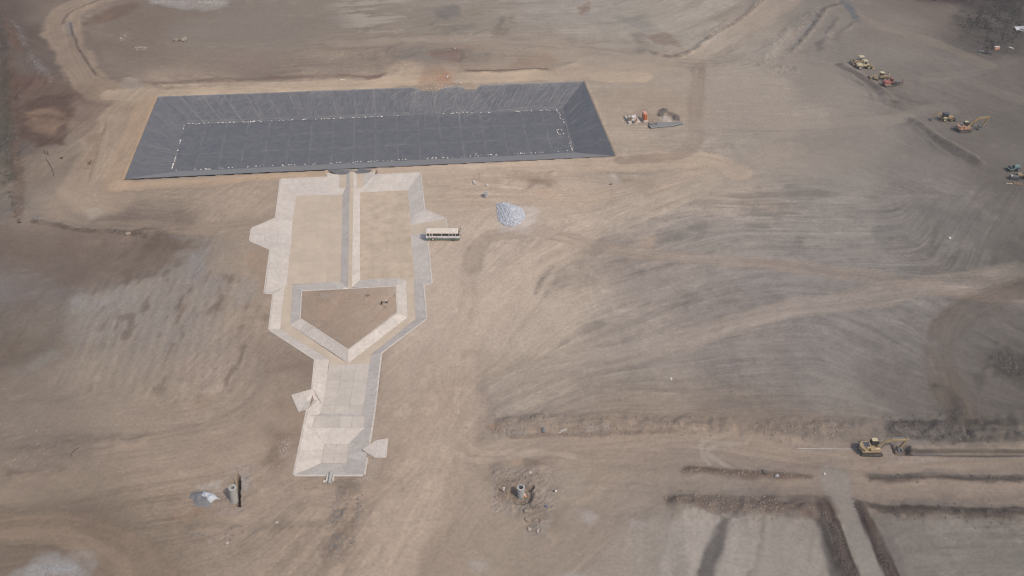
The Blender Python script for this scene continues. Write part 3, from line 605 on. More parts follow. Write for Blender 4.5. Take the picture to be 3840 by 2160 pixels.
# ------------------------------------------------------------------ relief
H += .05*fine*act*(1-.8*SMO)+.02*L1*.5*act+.10*fbm(X, Y, 14, 301, 3)*(1-.6*SMO)
ridges = [   # path, half width, height, roughness, steepness(1 = flat topped)
([(3150,236),(3205,272),(3265,316),(3335,380),(3400,400)], 2.2, 1.3, .3, 0),
([(3160,270),(3210,300),(3300,390)], 1.2, .35, .2, 0),
([(3412,440),(3500,510),(3590,560),(3695,620)], 2.3, 1.4, .35, 0),
([(3420,470),(3500,545),(3620,610)], 1.0, .4, .2, 0),
([(3315,1612),(3400,1618),(3600,1614),(3860,1616)], 5.0, 1.5, .8, 0),
([(1820,1598),(2000,1590),(2300,1588),(2700,1602),(3150,1608),(3320,1612)], 3.2, .8, .55, 0),
([(2560,1762),(2800,1776),(3050,1790)], 1.3, .45, .25, 0),
([(3250,1786),(3500,1792),(3860,1797)], 1.2, .55, .25, 0),
([(2500,1885),(2700,1893),(2900,1908),(3110,1915)], 3.6, .8, .6, 0),
([(3320,1915),(3500,1925),(3860,1930)], 2.6, .8, .5, 0),
([(3080,1910),(3118,1995),(3186,2180)], 2.3, .8, .6, 0),
([(3212,1880),(3268,1998),(3355,2190)], 1.1, .5, .35, 0),
([(10,-20),(30,300),(55,600),(70,860)], 4.5, 1.1, .5, 0),
([(45,300),(70,560),(85,780)], 1.6, -.7, .2, 0),
([(55,90),(90,160),(130,240),(190,310)], 2.4, .8, .6, 0),
([(110,812),(200,838),(330,862),(440,868),(560,885),(700,905)], 2.2, .7, .4, 0),
([(262,62),(330,25),(440,-10)], 2.6, .8, .3, 0),
([(262,80),(275,140),(305,200),(340,250),(368,290)], 1.2, .55, .15, 0),
([(368,290),(450,292),(520,290),(560,316),(700,308),(1000,298),(1400,288)], 1.4, .5, .2, 0),
([(1730,274),(1900,268),(2060,260),(2180,232)], 1.8, .6, .3, 0),
([(2860,-10),(2800,50),(2730,95),(2660,130),(2620,180),(2560,208),(2480,200),(2400,185)], 1.8, 1.0, .5, 0),
([(3170,10),(3100,40),(3060,90),(3010,150),(2965,200)], 1.6, 1.0, .3, 0),
([(3060,30),(2990,90),(2900,170),(2860,225)], 3.6, .7, .6, 0),
([(3140,60),(3120,110),(3080,160)], 1.5, .8, .4, 0),
([(3220,60),(3200,95),(3140,125)], 1.5, .6, .4, 0),
([(2840,235),(2900,255),(3000,262)], 4, .5, .6, 0),
([(1285,1812),(1275,1950),(1262,2110)], 2.4, .7, .4, 0),
([(930,1998),(1080,1992),(1250,1988)], 1.5, .4, .3, 0),
([(700,2010),(800,1998),(930,1998)], 1.5, .3, .3, 0),
([(1500,232),(1462,205),(1475,172),(1600,165),(1800,172)], 1.0, .35, .15, 0),
([(1620,60),(1640,105),(1700,130),(1820,125),(1880,100),(1900,60)], 2.4, .7, .5, 0),
([(1240,2060),(1250,2140)], 2, .4, .3, 0),
([(60,1700),(300,1665),(560,1640)], 1.6, .3, .3, 0),
([(0,1800),(260,1760)], 1.4, .3, .2, 0),
([(3500,1440),(3580,1480),(3590,1540),(3570,1590)], 1.8, .6, .3, 0),
([(640,870),(560,872),(500,882)], 1.2, .5, .4, 0),
([(2035,1735),(1990,1790),(2050,1830)], 3, .4, .4, 0),
([(1960,1890),(2030,1960),(2010,2010)], 3.4, .9, .5, 0),
([(1850,1770),(1905,1760)], 2, .4, .4, 0),
([(1560,255),(1500,262),(1470,285)], 3, .5, .2, 0),
([(1610,190),(1680,205),(1740,208)], 5, -.4, .05, 0),
([(1890,690),(1990,700)], 2, -.3, .2, 0),
([(1880,650),(1990,655),(2090,652)], 1.5, .5, .3, 0),
([(2270,655),(2440,652)], 1.5, .5, .3, 0),
([(1800,650),(1880,650)], 1.3, .4, .3, 0),
([(3700,1330),(3780,1360),(3860,1400)], 7, .5, .6, 0),
([(430,680),(700,672),(1000,658),(1228,650)], 1.2, .0, .0, 0),
]
for k, (path, hw, h, ro, flat) in enumerate(ridges):
    p = spline(PA(path)); J, I = bbox_idx(p, hw*2+4)
    if J.stop <= J.start or I.stop <= I.start: continue
    x, y = X[J, I]+WX[J, I]*.9, Y[J, I]+WY[J, I]*.9
    d, so, an, al = line_d(p, x, y)
    prof = np.exp(-(d/hw)**2*1.3)*ss(al, -.04, .10)*(1-ss(al, .93, 1.02))
    var = .75+.5*vn(x, y, 7, 1400+k)
    H[J, I] += h*prof*var+ro*prof*(.5*vn(x, y, 1.3, 1500+k)+.35*vn(x, y, .8, 1600+k)+.4*vn(x, y, 3, 1700+k))
    PEB[J, I] = np.maximum(PEB[J, I], prof*min(1, ro*1.5))
# lorry road between the lower shoulders lies lower than the lots beside it
m = ss(sdf(PA([(2560,1772),(3060,1797),(3250,1800),(3880,1808),(3880,1905),(3330,1900),(3110,1880),(2560,1862),(2300,1960),(2150,1900),(2300,1800)]), X+WX, Y+WY), -2, 2); H -= .45*m
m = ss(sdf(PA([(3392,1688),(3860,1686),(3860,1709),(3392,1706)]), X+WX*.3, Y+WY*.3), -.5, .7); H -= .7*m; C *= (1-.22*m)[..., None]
m = ss(sdf(PA([(-60,880),(480,920),(700,960),(640,1020),(450,1070),(260,1110),(200,1300),(-60,1400)]), X+WX, Y+WY), -2, 3); H -= .5*m
m = ss(sdf(PA([(300,110),(560,150),(1000,180),(1400,200),(1440,284),(1000,294),(560,312),(372,288),(345,245),(285,150)]), X+WX, Y+WY), -2, 3); H -= .6*m
# ------------------------------------------------------------------ excavations under the liner and the concrete
BASIN = [(1053.7,672),(1232,665),(1227,648),(1407,642),(1406,657),(1575.5,648.4),(1590,786),(1670,820),(1676,866),(1602.5,907),(1617.4,1062.4),(1586.3,1068),(1597.2,1194.7),(1428,1323.2),(1424.8,1406),(1401,1548),(1363.5,1780.5),(1104.2,1780.5),(1155.5,1532.7),(1173,1457.7),(1184.2,1346.8),(1011.8,1235.7),(1027.3,1100.6),(993.8,1098),(1015.5,935),(938.8,901.8),(945.7,856.5),(1035.7,819)]
ISLAND = [(1128.3,1089.7),(1488.5,1071),(1493.2,1173.5),(1305.3,1314.8),(1123,1195.3)]
APR = [[(1091.1,1480.5),(1119.3,1544.2),(1160,1532),(1176,1458)]]
PO = [(589,361.5),(2191,303.5),(2309,585),(464,673.5)]
pb = PA(BASIN); J, I = bbox_idx(pb, 12); x, y = X[J, I], Y[J, I]
d = sdf(pb, x, y); di = -sdf(PA(ISLAND), x, y); d2 = np.minimum(d, di)
H[J, I] *= ss(-d, 0, 7)+ss(-di, 0, 3)*(di < 0)
H[J, I] = np.where(d2 > 0, -(.12+np.minimum(.8*d2, 3.6)), H[J, I])
da = sdf(PA(APR[0]), x, y); H[J, I] = np.where((da > .45) & (d <= 0), -1.2, np.where((da > -.6) & (d <= 0), np.minimum(H[J, I], -.02), H[J, I]))
pp = PA(PO); J, I = bbox_idx(pp, 10); d = sdf(pp, X[J, I], Y[J, I])
H[J, I] *= ss(-d, 0, 6); H[J, I] = np.where(d > 0, -(.25+np.minimum(.75*d, 7)), H[J, I])
dn = sdf(PA([(1225,640),(1409,636),(1407,662),(1227,668)]), X[J, I], Y[J, I]); H[J, I] = np.where(dn > 0, np.minimum(H[J, I], -1.6), H[J, I])
H *= ss(np.minimum(np.minimum(X+252, 252-X), np.minimum(Y-56, 372-Y)), 0, 10)
def sample(G, x, y):
    i = int(np.clip(np.searchsorted(gx, x)-1, 0, NX-2)); j = int(np.clip(np.searchsorted(gy, y)-1, 0, NY-2))
    fx = (x-gx[i])/(gx[i+1]-gx[i]); fy = (y-gy[j])/(gy[j+1]-gy[j])
    return (G[j, i]*(1-fx)+G[j, i+1]*fx)*(1-fy)+(G[j+1, i]*(1-fx)+G[j+1, i+1]*fx)*fy
def sampleN(G, x, y):
    i = np.clip(np.searchsorted(gx, x)-1, 0, NX-2); j = np.clip(np.searchsorted(gy, y)-1, 0, NY-2)
    fx = (x-gx[i])/(gx[i+1]-gx[i]); fy = (y-gy[j])/(gy[j+1]-gy[j])
    if G.ndim == 3: fx = fx[..., None]; fy = fy[..., None]
    return (G[j, i]*(1-fx)+G[j, i+1]*fx)*(1-fy)+(G[j+1, i]*(1-fx)+G[j+1, i+1]*fx)*fy
def gz(x, y): return float(sample(H, x, y))
def PG(px, py):
    p = P(px, py)
    for _ in range(3): p = P(px, py, gz(p.x, p.y))
    return p
# fine pieces of ground round the two excavated shafts and the digging bucket
PATCH = []
def fine(x0, x1, y0, y1, fn, st=.13):
    i0, i1 = np.searchsorted(gx, [x0, x1]); j0, j1 = np.searchsorted(gy, [y0, y1])
    xs = np.arange(gx[i0], gx[i1]+st*.5, (gx[i1]-gx[i0])/round((gx[i1]-gx[i0])/st)); yy = np.linspace(gy[j0], gy[j1], int((gy[j1]-gy[j0])/st)+1)
    fx_, fy_ = np.meshgrid(xs, yy); h = sampleN(H, fx_, fy_); c = sampleN(C, fx_, fy_); pe = sampleN(PEB, fx_, fy_)
    e = ss(np.minimum(np.minimum(fx_-xs[0], xs[-1]-fx_), np.minimum(fy_-yy[0], yy[-1]-fy_)), 0, .8)
    h2, c2_ = fn(fx_, fy_, h.copy(), c.copy()); h = h*(1-e)+h2*e; c = c*(1-e[..., None])+c2_*e[..., None]
    PATCH.append((i0, i1, j0, j1, fx_, fy_, h, c, pe))
a = P(863, 1795); b = P(901, 1903); AL = (a, b)
def f_left(x, y, h, c):
    n = .12*vn(x, y, .7, 5001)+.08*vn(x, y, .3, 5002)
    n = n*.6; ty = (y-P(884, 1903).y)/(P(884, 1788).y-P(884, 1903).y); xl = lambda q_: P(q_, 1903).x*(1-ty)+P(q_, 1788).x*ty; slot0, slot1 = xl(884.5)+n, xl(902)+n; yt = P(880, 1782).y; yb = P(890, 1902).y
    m = (x > slot0) & (x < slot1) & (y < yt+n*3) & (y > yb+n)
    l0 = xl(862)+n; yt2 = P(870, 1797).y
    m2 = (x > l0) & (x <= slot1) & (y < yt2+n) & (y > P(870, 1858).y)
    h = np.where(m2, -1.7+n*.3, h); h = np.where(m, -4.4, h)
    c = np.where((m2 & ~m)[..., None], lin((150, 138, 118)), c); c = np.where(m[..., None], lin((112, 98, 86)), c)  # slot soil toned darker to deepen the shade inside it
    return h+.05*vn(x, y, .4, 5003), c*(1+.1*vn(x, y, .35, 5004))[..., None]
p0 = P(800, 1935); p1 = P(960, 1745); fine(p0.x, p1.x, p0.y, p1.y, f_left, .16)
def f_mid(x, y, h, c):
    q = P(1949, 1862); r = np.hypot((x-q.x-.3), (y-q.y-.6)*1.0)+.3*vn(x, y, 1.2, 5010)+.15*vn(x, y, .4, 5011)
    h = h-.9*(1-ss(r, 2.0, 2.8))+.25*np.exp(-((r-3.2)/.7)**2)
    q2 = P(1990, 1830); r2 = np.hypot(x-q2.x, (y-q2.y)*1.6)+.3*vn(x, y, .6, 5012); h = h-1.2*(1-ss(r2, .5, 1.0))
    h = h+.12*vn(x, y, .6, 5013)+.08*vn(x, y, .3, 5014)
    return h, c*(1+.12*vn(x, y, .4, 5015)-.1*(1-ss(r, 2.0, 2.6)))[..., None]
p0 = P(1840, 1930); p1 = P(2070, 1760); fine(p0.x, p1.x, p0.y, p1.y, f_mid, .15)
def f_dig(x, y, h, c):
    n = .25*vn(x, y, .9, 5020)+.12*vn(x, y, .35, 5021)
    a = P(3350, 1706); b_ = P(3396, 1680)
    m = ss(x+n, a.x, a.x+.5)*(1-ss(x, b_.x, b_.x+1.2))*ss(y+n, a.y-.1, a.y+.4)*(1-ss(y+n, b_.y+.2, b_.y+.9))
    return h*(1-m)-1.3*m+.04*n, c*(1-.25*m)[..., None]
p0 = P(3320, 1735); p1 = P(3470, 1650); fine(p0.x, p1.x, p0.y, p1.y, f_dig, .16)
# ------------------------------------------------------------------ ground mesh
def ground_material():
    m = bpy.data.materials.new('worked_soil'); m.use_nodes = True; nt = m.node_tree; N = nt.nodes; L = nt.links
    b = N['Principled BSDF']; b.inputs['Roughness'].default_value = 1.0; b.inputs['Specular IOR Level'].default_value = .1
    at = N.new('ShaderNodeAttribute'); at.attribute_name = 'soil'
    g = N.new('ShaderNodeNewGeometry')
    def noise(sc, det, ro=.6):
        n = N.new('ShaderNodeTexNoise'); n.inputs['Scale'].default_value = sc; n.inputs['Detail'].default_value = det; n.inputs['Roughness'].default_value = ro
        L.new(g.outputs['Position'], n.inputs['Vector']); return n.outputs['Fac']
    def rng_(s, a, b_, c, d):
        r = N.new('ShaderNodeMapRange'); r.inputs[1].default_value = a; r.inputs[2].default_value = b_; r.inputs[3].default_value = c; r.inputs[4].default_value = d
        L.new(s, r.inputs[0]); return r.outputs[0]
    def mul(a, b_, op='MULTIPLY'):
        x = N.new('ShaderNodeMath'); x.operation = op
        for i, v in enumerate((a, b_)):
            if isinstance(v, (int, float)): x.inputs[i].default_value = v
            else: L.new(v, x.inputs[i])
        return x.outputs[0]
    f1 = rng_(noise(1.3, 8, .75), .3, .7, .84, 1.16); f2 = rng_(noise(.35, 5, .6), .3, .7, .95, 1.05)
    sc = mul(f1, f2)
    v = N.new('ShaderNodeTexVoronoi'); v.inputs['Scale'].default_value = 1.5; v.inputs['Randomness'].default_value = 1; L.new(g.outputs['Position'], v.inputs['Vector'])
    dots = rng_(v.outputs['Distance'], .10, .20, 1, 0)
    sel = N.new('ShaderNodeSeparateColor'); L.new(v.outputs['Color'], sel.inputs[0])
    on = rng_(sel.outputs[0], .5, .9, 0, 1)
    spk = mul(mul(dots, on), at.outputs['Alpha']); spk = mul(spk, .45)
    grit = mul(rng_(noise(2.6, 4, .75), .45, .62, 0, 1), at.outputs['Alpha'])
    sc = mul(sc, rng_(grit, 0, 1, 1.05, .84))
    vm = N.new('ShaderNodeVectorMath'); vm.operation = 'SCALE'; L.new(at.outputs['Color'], vm.inputs[0]); L.new(sc, vm.inputs['Scale'])
    mx = N.new('ShaderNodeMix'); mx.data_type = 'RGBA'; L.new(spk, mx.inputs['Factor']); L.new(vm.outputs[0], mx.inputs['A']); mx.inputs['B'].default_value = (*alb(206, 200, 192), 1)
    L.new(mx.outputs['Result'], b.inputs['Base Color'])
    hsum = mul(mul(noise(1.1, 6, .65), .5), mul(noise(4.0, 3), mul(at.outputs['Alpha'], .5, 'MULTIPLY')), 'ADD')
    hsum = mul(hsum, mul(dots, mul(on, .10)), 'ADD')
    bp = N.new('ShaderNodeBump'); bp.inputs['Strength'].default_value = .55; bp.inputs['Distance'].default_value = .22
    L.new(hsum, bp.inputs['Height']); L.new(bp.outputs[0], b.inputs['Normal'])
    return m
M['soil'] = ground_material()
C = np.clip(C*np.array([1.015, .995, .955], np.float32), .01, .9)
keep = np.ones((NY-1, NX-1), bool)
for i0, i1, j0, j1, *_ in PATCH: keep[j0:j1, i0:i1] = False
idx = np.arange(NX*NY).reshape(NY, NX)
q = np.stack([idx[:-1, :-1], idx[:-1, 1:], idx[1:, 1:], idx[1:, :-1]], -1)[keep]
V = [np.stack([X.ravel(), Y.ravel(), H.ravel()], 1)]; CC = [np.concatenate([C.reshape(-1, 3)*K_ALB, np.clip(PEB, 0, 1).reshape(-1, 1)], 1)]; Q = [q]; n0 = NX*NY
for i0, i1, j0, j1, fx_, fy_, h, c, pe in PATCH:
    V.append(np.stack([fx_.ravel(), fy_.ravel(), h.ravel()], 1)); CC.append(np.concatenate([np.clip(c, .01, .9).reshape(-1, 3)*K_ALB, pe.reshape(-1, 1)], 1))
    a, b_ = fx_.shape; id2 = np.arange(a*b_).reshape(a, b_)+n0
    Q.append(np.stack([id2[:-1, :-1], id2[:-1, 1:], id2[1:, 1:], id2[1:, :-1]], -1).reshape(-1, 4)); n0 += a*b_
# land beyond, out to the horizon
bx = [-4000, gx[0], gx[-1], 4000]; by = [-4000, gy[0], gy[-1], 4000]
oc = lin((140, 125, 110))*K_ALB
o_v = np.array([(a, b_, 0.0) for b_ in by for a in bx]); V.append(o_v); CC.append(np.tile([*oc, .3], (16, 1)))
Q.append(np.array([[n0+r*4+c_, n0+r*4+c_+1, n0+(r+1)*4+c_+1, n0+(r+1)*4+c_] for r in range(3) for c_ in range(3) if not (r == 1 and c_ == 1)])); n0 += 16
V = np.concatenate(V).astype(np.float32); CC = np.concatenate(CC).astype(np.float32); Q = np.concatenate(Q).astype(np.int32)
me = bpy.data.meshes.new('ground'); me.vertices.add(len(V)); me.vertices.foreach_set('co', V.ravel())
me.loops.add(len(Q)*4); me.loops.foreach_set('vertex_index', Q.ravel()); me.polygons.add(len(Q))
me.polygons.foreach_set('loop_start', np.arange(0, len(Q)*4, 4, dtype=np.int32)); me.polygons.foreach_set('use_smooth', np.ones(len(Q), bool))
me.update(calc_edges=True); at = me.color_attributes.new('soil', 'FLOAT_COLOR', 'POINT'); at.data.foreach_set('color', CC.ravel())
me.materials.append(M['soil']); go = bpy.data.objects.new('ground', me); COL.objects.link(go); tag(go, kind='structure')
# ------------------------------------------------------------------ concrete basin
F, B, G, N1 = -1.15, -.85, -1.8, -.65
basin = empty('concrete_basin', P(1305, 900), 0, 'large pale concrete basin with two bays, a forked channel and a lower pool', 'basin')
off = basin.location
slab_n = 0
def slabs(pts, nu, nv, m='conc', th=.14, gap=.032, lift=0.0, name='concrete_slab', jit=1.0):
    """pts: four corners (or three) with height; nu cuts along first edge, nv along the second"""
    global slab_n
    gap = min(gap, .014 if m in ('concd', 'concd2') else .022)
    w = [P(a, b, z)+Vector((0, 0, lift)) for a, b, z in pts]
    if len(w) == 3: w.append(w[2].copy())
    nrm = (w[1]-w[0]).cross(w[2]-w[0]).normalized()
    if nrm.z < 0: nrm = -nrm
    def at(u, v): return (w[0]*(1-u)+w[1]*u)*(1-v)+(w[3]*(1-u)+w[2]*u)*v
    for i in range(nu):
        for j in range(nv):
            c = [at(i/nu, j/nv), at((i+1)/nu, j/nv), at((i+1)/nu, (j+1)/nv), at(i/nu, (j+1)/nv)]
            k = []
            for p in c:
                if not k or (p-k[-1]).length > .02: k.append(p)
            if (k[0]-k[-1]).length < .02: k.pop()
            ce = sum(k, Vector())/len(k); n = len(k); t = []
            for p in k:
                d = p-ce; t.append(ce+d*max(.2, 1-gap*.9/max(.1, d.length))-off)
            dz = nrm*random.uniform(-.008, .008)*jit
            vs = [p+dz for p in t]+[p-nrm*th for p in t]
            fs = [tuple(range(n)), tuple(range(2*n-1, n-1, -1))]+[(a, a+n, (a+1) % n+n, (a+1) % n) for a in range(n)]
            o = mesh_obj(name, vs, fs, M[m], basin); slab_n += 1
random.seed(5)
c_, d_ = 'conc', 'concd'
# upper bays
slabs([(1105,732,F),(1287,728,F),(1279,1055.6,F),(1071,1068.5,F)], 4, 9, d_)
slabs([(1348,720.4,F),(1533,712,F),(1558.5,1040,F),(1348,1051,F)], 4, 10, 'concd2')
slabs([(1350.3,1050,F),(1493,1042,F),(1491,1041,F)], 1, 1, d_); slabs([(1493,1041.5,F),(1524.2,1052.4,F),(1550.6,1046.2,F),(1555.3,1039,F)], 1, 1, d_)
slabs([(1053.7,672,0),(1035.7,819,0),(1097.5,829,F),(1110.6,733.2,F)], 6, 1)
slabs([(1035.7,819,0),(1097.5,829,F),(1096,857,F)], 1, 1)
slabs([(1035.7,819,0),(945.7,856.5,0),(1096,857,F)], 2, 1)
slabs([(945.7,856.5,0),(938.8,901.8,0),(1092.5,913,F),(1096,857,F)], 2, 3)
slabs([(938.8,901.8,0),(1015.5,935,0),(1092.5,913,F)], 2, 1)
slabs([(1015.5,935,0),(1092.5,913,F),(1086,957,F)], 1, 1)
slabs([(1015.5,935,0),(996,1084,0),(1075.5,1067,F),(1086,957,F)], 6, 1)
slabs([(996,1084,0),(993.8,1098,0),(1075.5,1067,F)], 1, 1)
slabs([(993.8,1098,0),(1027.3,1100.6,0),(1067.7,1078.8,F),(1075.5,1067,F)], 1, 1)
slabs([(1053.7,672,0),(1232.3,664.8,0),(1271,730,F),(1110.6,733.2,F)], 6, 1)
slabs([(1232.3,664.8,0),(1272.7,705,N1),(1271,730,F)], 1, 1)
slabs([(1272.7,705,N1),(1296,705,N1),(1284.5,729,F),(1271,730,F)], 1, 1)
slabs([(1227,648,0),(1272,655,N1),(1272.7,705,N1),(1232,665,0)], 1, 1)
slabs([(1272,655,N1),(1300,654,N1),(1297,705,N1),(1272.7,705,N1)], 1, 2, d_)
slabs([(1406,657,0),(1575.5,648.4,0),(1528.9,713,F),(1362,721,F)], 6, 1)
slabs([(1406,657,0),(1360,703,N1),(1362,721,F)], 1, 1)
slabs([(1340,705,N1),(1360,703,N1),(1362,721,F),(1350.3,721.4,F)], 1, 1)
slabs([(1407,642,0),(1366,650,N1),(1360,703,N1),(1406,657,0)], 1, 1)
slabs([(1337,651,N1),(1366,650,N1),(1360,703,N1),(1340,705,N1)], 1, 2, d_)
# dividing wall
slabs([(1309.5,690,0),(1304.7,1079.4,0),(1277.3,1054.6,F),(1284.5,729,F)], 11, 1)
slabs([(1321.5,690,0),(1319.9,1076.3,0),(1350.3,1050,F),(1350.3,721.4,F)], 11, 1)
slabs([(1311.5,643,.02),(1326,643,.02),(1320.1,1078,.02),(1304.5,1080,.02)], 1, 12, d_)
slabs([(1311.5,643,0),(1309.5,690,0),(1297,705,N1),(1300,654,N1)], 1, 1)
slabs([(1326,643,0),(1321.5,690,0),(1340,705,N1),(1337,651,N1)], 1, 1)
slabs([(1309.5,690,0),(1297,705,N1),(1284.5,729,F)], 1, 1); slabs([(1321.5,690,0),(1340,705,N1),(1350.3,721.4,F)], 1, 1)
# right hand wall with its ramp
slabs([(1575.5,648.4,0),(1590,786,0),(1537,815,F),(1528.9,713,F)], 5, 1)
slabs([(1590,786,0),(1537,815,F),(1539.8,845,F)], 1, 1); slabs([(1590,786,0),(1670,820,0),(1539.8,845,F)], 3, 1)
slabs([(1670,820,0),(1676,866,0),(1540,879,F),(1539.8,845,F)], 2, 3, d_)
slabs([(1676,866,0),(1602.5,907,0),(1540,879,F)], 2, 1); slabs([(1602.5,907,0),(1540,879,F),(1544,930,F)], 1, 1)
slabs([(1602.5,907,0),(1616,1050,0),(1555.3,1039,F),(1544,930,F)], 6, 1)
slabs([(1616,1050,0),(1617.4,1062.4,0),(1555.3,1039,F)], 1, 1)
slabs([(1617.4,1062.4,0),(1586.3,1068,0),(1550.6,1046.2,F),(1555.3,1039,F)], 1, 1)
# wall between the bays and the island
slabs([(1128.3,1089.7,0),(1304.7,1080,0),(1277.3,1054.6,F),(1101.9,1068,F)], 5, 1); slabs([(1128.3,1089.7,0),(1101.9,1068,F),(1097.2,1075.7,F)], 1, 1)
slabs([(1319.9,1076.3,0),(1488.5,1071,0),(1493,1042,F),(1350.3,1050,F)], 5, 1); slabs([(1488.5,1071,0),(1493,1042,F),(1524.2,1052.4,F)], 1, 1)
# forked channel
slabs([(1067.7,1078.8,F),(1097.2,1075.7,F),(1087.9,1218.6,F),(1051.2,1232.5,F)], 1, 5, d_); slabs([(1075.5,1067,F),(1101.9,1068,F),(1097.2,1075.7,F),(1067.7,1078.8,F)], 1, 1, d_)
slabs([(1051.2,1232.5,F),(1087.9,1218.6,F),(1258.7,1333.5,F),(1235.4,1349.6,F)], 1, 6, d_)
slabs([(1027.3,1100.6,0),(1011.8,1235.7,0),(1051.2,1232.5,F),(1067.7,1078.8,F)], 5, 1)
slabs([(1011.8,1235.7,0),(1184.2,1346.8,0),(1235.4,1349.6,F),(1051.2,1232.5,F)], 6, 1)
slabs([(1128.3,1089.7,0),(1123,1195.3,0),(1087.9,1218.6,F),(1097.2,1075.7,F)], 4, 1)
slabs([(1123,1195.3,0),(1305.3,1314.8,0),(1306.8,1363,F),(1087.9,1218.6,F)], 7, 1)
slabs([(1305.3,1314.8,0),(1493.2,1173.5,0),(1528.9,1190.6,F),(1306.8,1363,F)], 7, 1)
slabs([(1493.2,1173.5,0),(1488.5,1071,0),(1524.2,1052.4,F),(1528.9,1190.6,F)], 4, 1)
slabs([(1524.2,1052.4,F),(1550.6,1046.2,F),(1559,1195.3,F),(1528.9,1190.6,F)], 1, 5, d_)
slabs([(1528.9,1190.6,F),(1559,1195.3,F),(1390.7,1330.4,F),(1345,1333.5,F)], 1, 7, d_)
slabs([(1586.3,1068,0),(1597.2,1194.7,0),(1559,1195.3,F),(1550.6,1046.2,F)], 5, 1)
slabs([(1597.2,1194.7,0),(1428,1323.2,0),(1390.7,1330.4,F),(1559,1195.3,F)], 7, 1)
# lower pool
slabs([(1235.4,1349.6,F),(1258.7,1333.5,F),(1306.8,1363,F),(1233.5,1370,F)], 1, 1, d_); slabs([(1306.8,1363,F),(1345,1333.5,F),(1390.7,1330.4,F),(1389,1362,F)], 1, 1, d_)
slabs([(1233.5,1370,F),(1306.8,1363,F),(1389,1362,F)], 1, 1, d_, gap=.01)
slabs([(1233.5,1370,F),(1389,1362,F),(1358.3,1551.8,F),(1200.4,1551.8,F)], 3, 6, 'concm')
slabs([(1184.2,1346.8,0),(1173,1457.7,0),(1217,1477,F),(1235.4,1349.6,F)], 4, 1)
slabs([(1173,1457.7,0),(1194.4,1498.7,-1),(1209,1515,F),(1217,1477,F)], 1, 1); slabs([(1194.4,1498.7,-1),(1155.5,1532.7,0),(1200.4,1551.8,F),(1209,1515,F)], 1, 1)
slabs([(1173,1457.7,.14),(1091.1,1480.5,.16),(1105,1512,.03),(1194.4,1498.7,-.85)], 2, 1); slabs([(1194.4,1498.7,-.85),(1105,1512,.03),(1119.3,1544.2,.16),(1155.5,1532.7,.14)], 2, 1)
slabs([(1155.5,1532.7,0),(1151.8,1555.5,0),(1180.7,1559.4,B),(1200.4,1551.8,F)], 1, 1)
slabs([(1200.4,1551.8,F),(1358.3,1551.8,F),(1369,1561,B),(1180.7,1559.4,B)], 4, 1)
slabs([(1180.7,1560,B),(1369,1561.5,B),(1365.9,1604,B),(1170,1602.9,B)], 4, 1, 'concm')
slabs([(1151.8,1555.5,0),(1142.7,1595.9,0),(1170,1602.9,B),(1180.7,1559.8,B)], 1, 1)
slabs([(1170,1602.9,B),(1365.9,1604,B),(1308.2,1665.7,G),(1217.1,1665.7,G)], 4, 1)
slabs([(1217.1,1665.7,G),(1308.2,1665.7,G),(1299.1,1737,G),(1203.5,1737,G)], 2, 2, 'concm')
slabs([(1142.7,1595.9,0),(1131,1643,0),(1217.1,1665.7,G),(1170,1602.9,B)], 1, 1); slabs([(1131,1643,0),(1104.2,1780.5,0),(1203.5,1737,G),(1217.1,1665.7,G)], 3, 1)
slabs([(1104.2,1780.5,0),(1363.5,1780.5,0),(1299.1,1737,G),(1203.5,1737,G)], 4, 1)
slabs([(1393,1600,0),(1363.5,1780.5,0),(1299.1,1737,G),(1308.2,1665.7,G)], 4, 1); slabs([(1393,1600,0),(1365.9,1604,B),(1308.2,1665.7,G)], 1, 1)
slabs([(1400,1556,0),(1393,1600,0),(1365.9,1604,B),(1369,1561,B)], 1, 1)
slabs([(1401,1548,0),(1400,1556,0),(1369,1561,B),(1358.3,1551.8,F)], 1, 1)
slabs([(1428,1323.2,0),(1401,1548,0),(1358.3,1551.8,F),(1390.7,1330.4,F)], 7, 1)
slabs([(1358.3,1686,.10),(1411.5,1649.6,.22),(1412,1688,.1)], 1, 1); slabs([(1411.5,1649.6,.22),(1456.4,1643.9,.22),(1452,1684,.12),(1412,1688,.1)], 1, 1)
slabs([(1358.3,1686,.10),(1412,1688,.1),(1403.9,1715.8,.2)], 1, 1); slabs([(1412,1688,.1),(1452,1684,.12),(1448.8,1715.8,.2),(1403.9,1715.8,.2)], 1, 1)
def kerb(seq, closed=False, w=.42, side=1):
    p = [P(a, b) for a, b in seq]; p = p+[p[0]] if closed else p
    for a, b in zip(p[:-1], p[1:]):
        d = b-a; L_ = d.length
        if L_ < .4: continue
        n = max(1, int(L_/6)); nn = Vector((d.y, -d.x, 0)).normalized()*w*side
        for i in range(n):
            q0 = a+d*((i+.004)/n); q1 = a+d*((i+.996)/n); t = .07+random.uniform(-.01, .01)
            vs = [q0-off, q1-off, q1+nn-off, q0+nn-off]
            vs = [v+Vector((0, 0, t)) for v in vs]+[v-Vector((0, 0, .7)) for v in vs]
            mesh_obj('kerb', vs, [(0,1,2,3),(7,6,5,4),(0,4,5,1),(1,5,6,2),(2,6,7,3),(3,7,4,0)], M['conc'], basin)
kerb([(1406,657),(1575.5,648.4),(1590,786),(1670,820),(1676,866)], side=-1); kerb([(1602.5,907),(1617.4,1062.4),(1586.3,1068),(1597.2,1194.7),(1428,1323.2),(1401,1548),(1393,1600),(1379,1684)], side=-1)
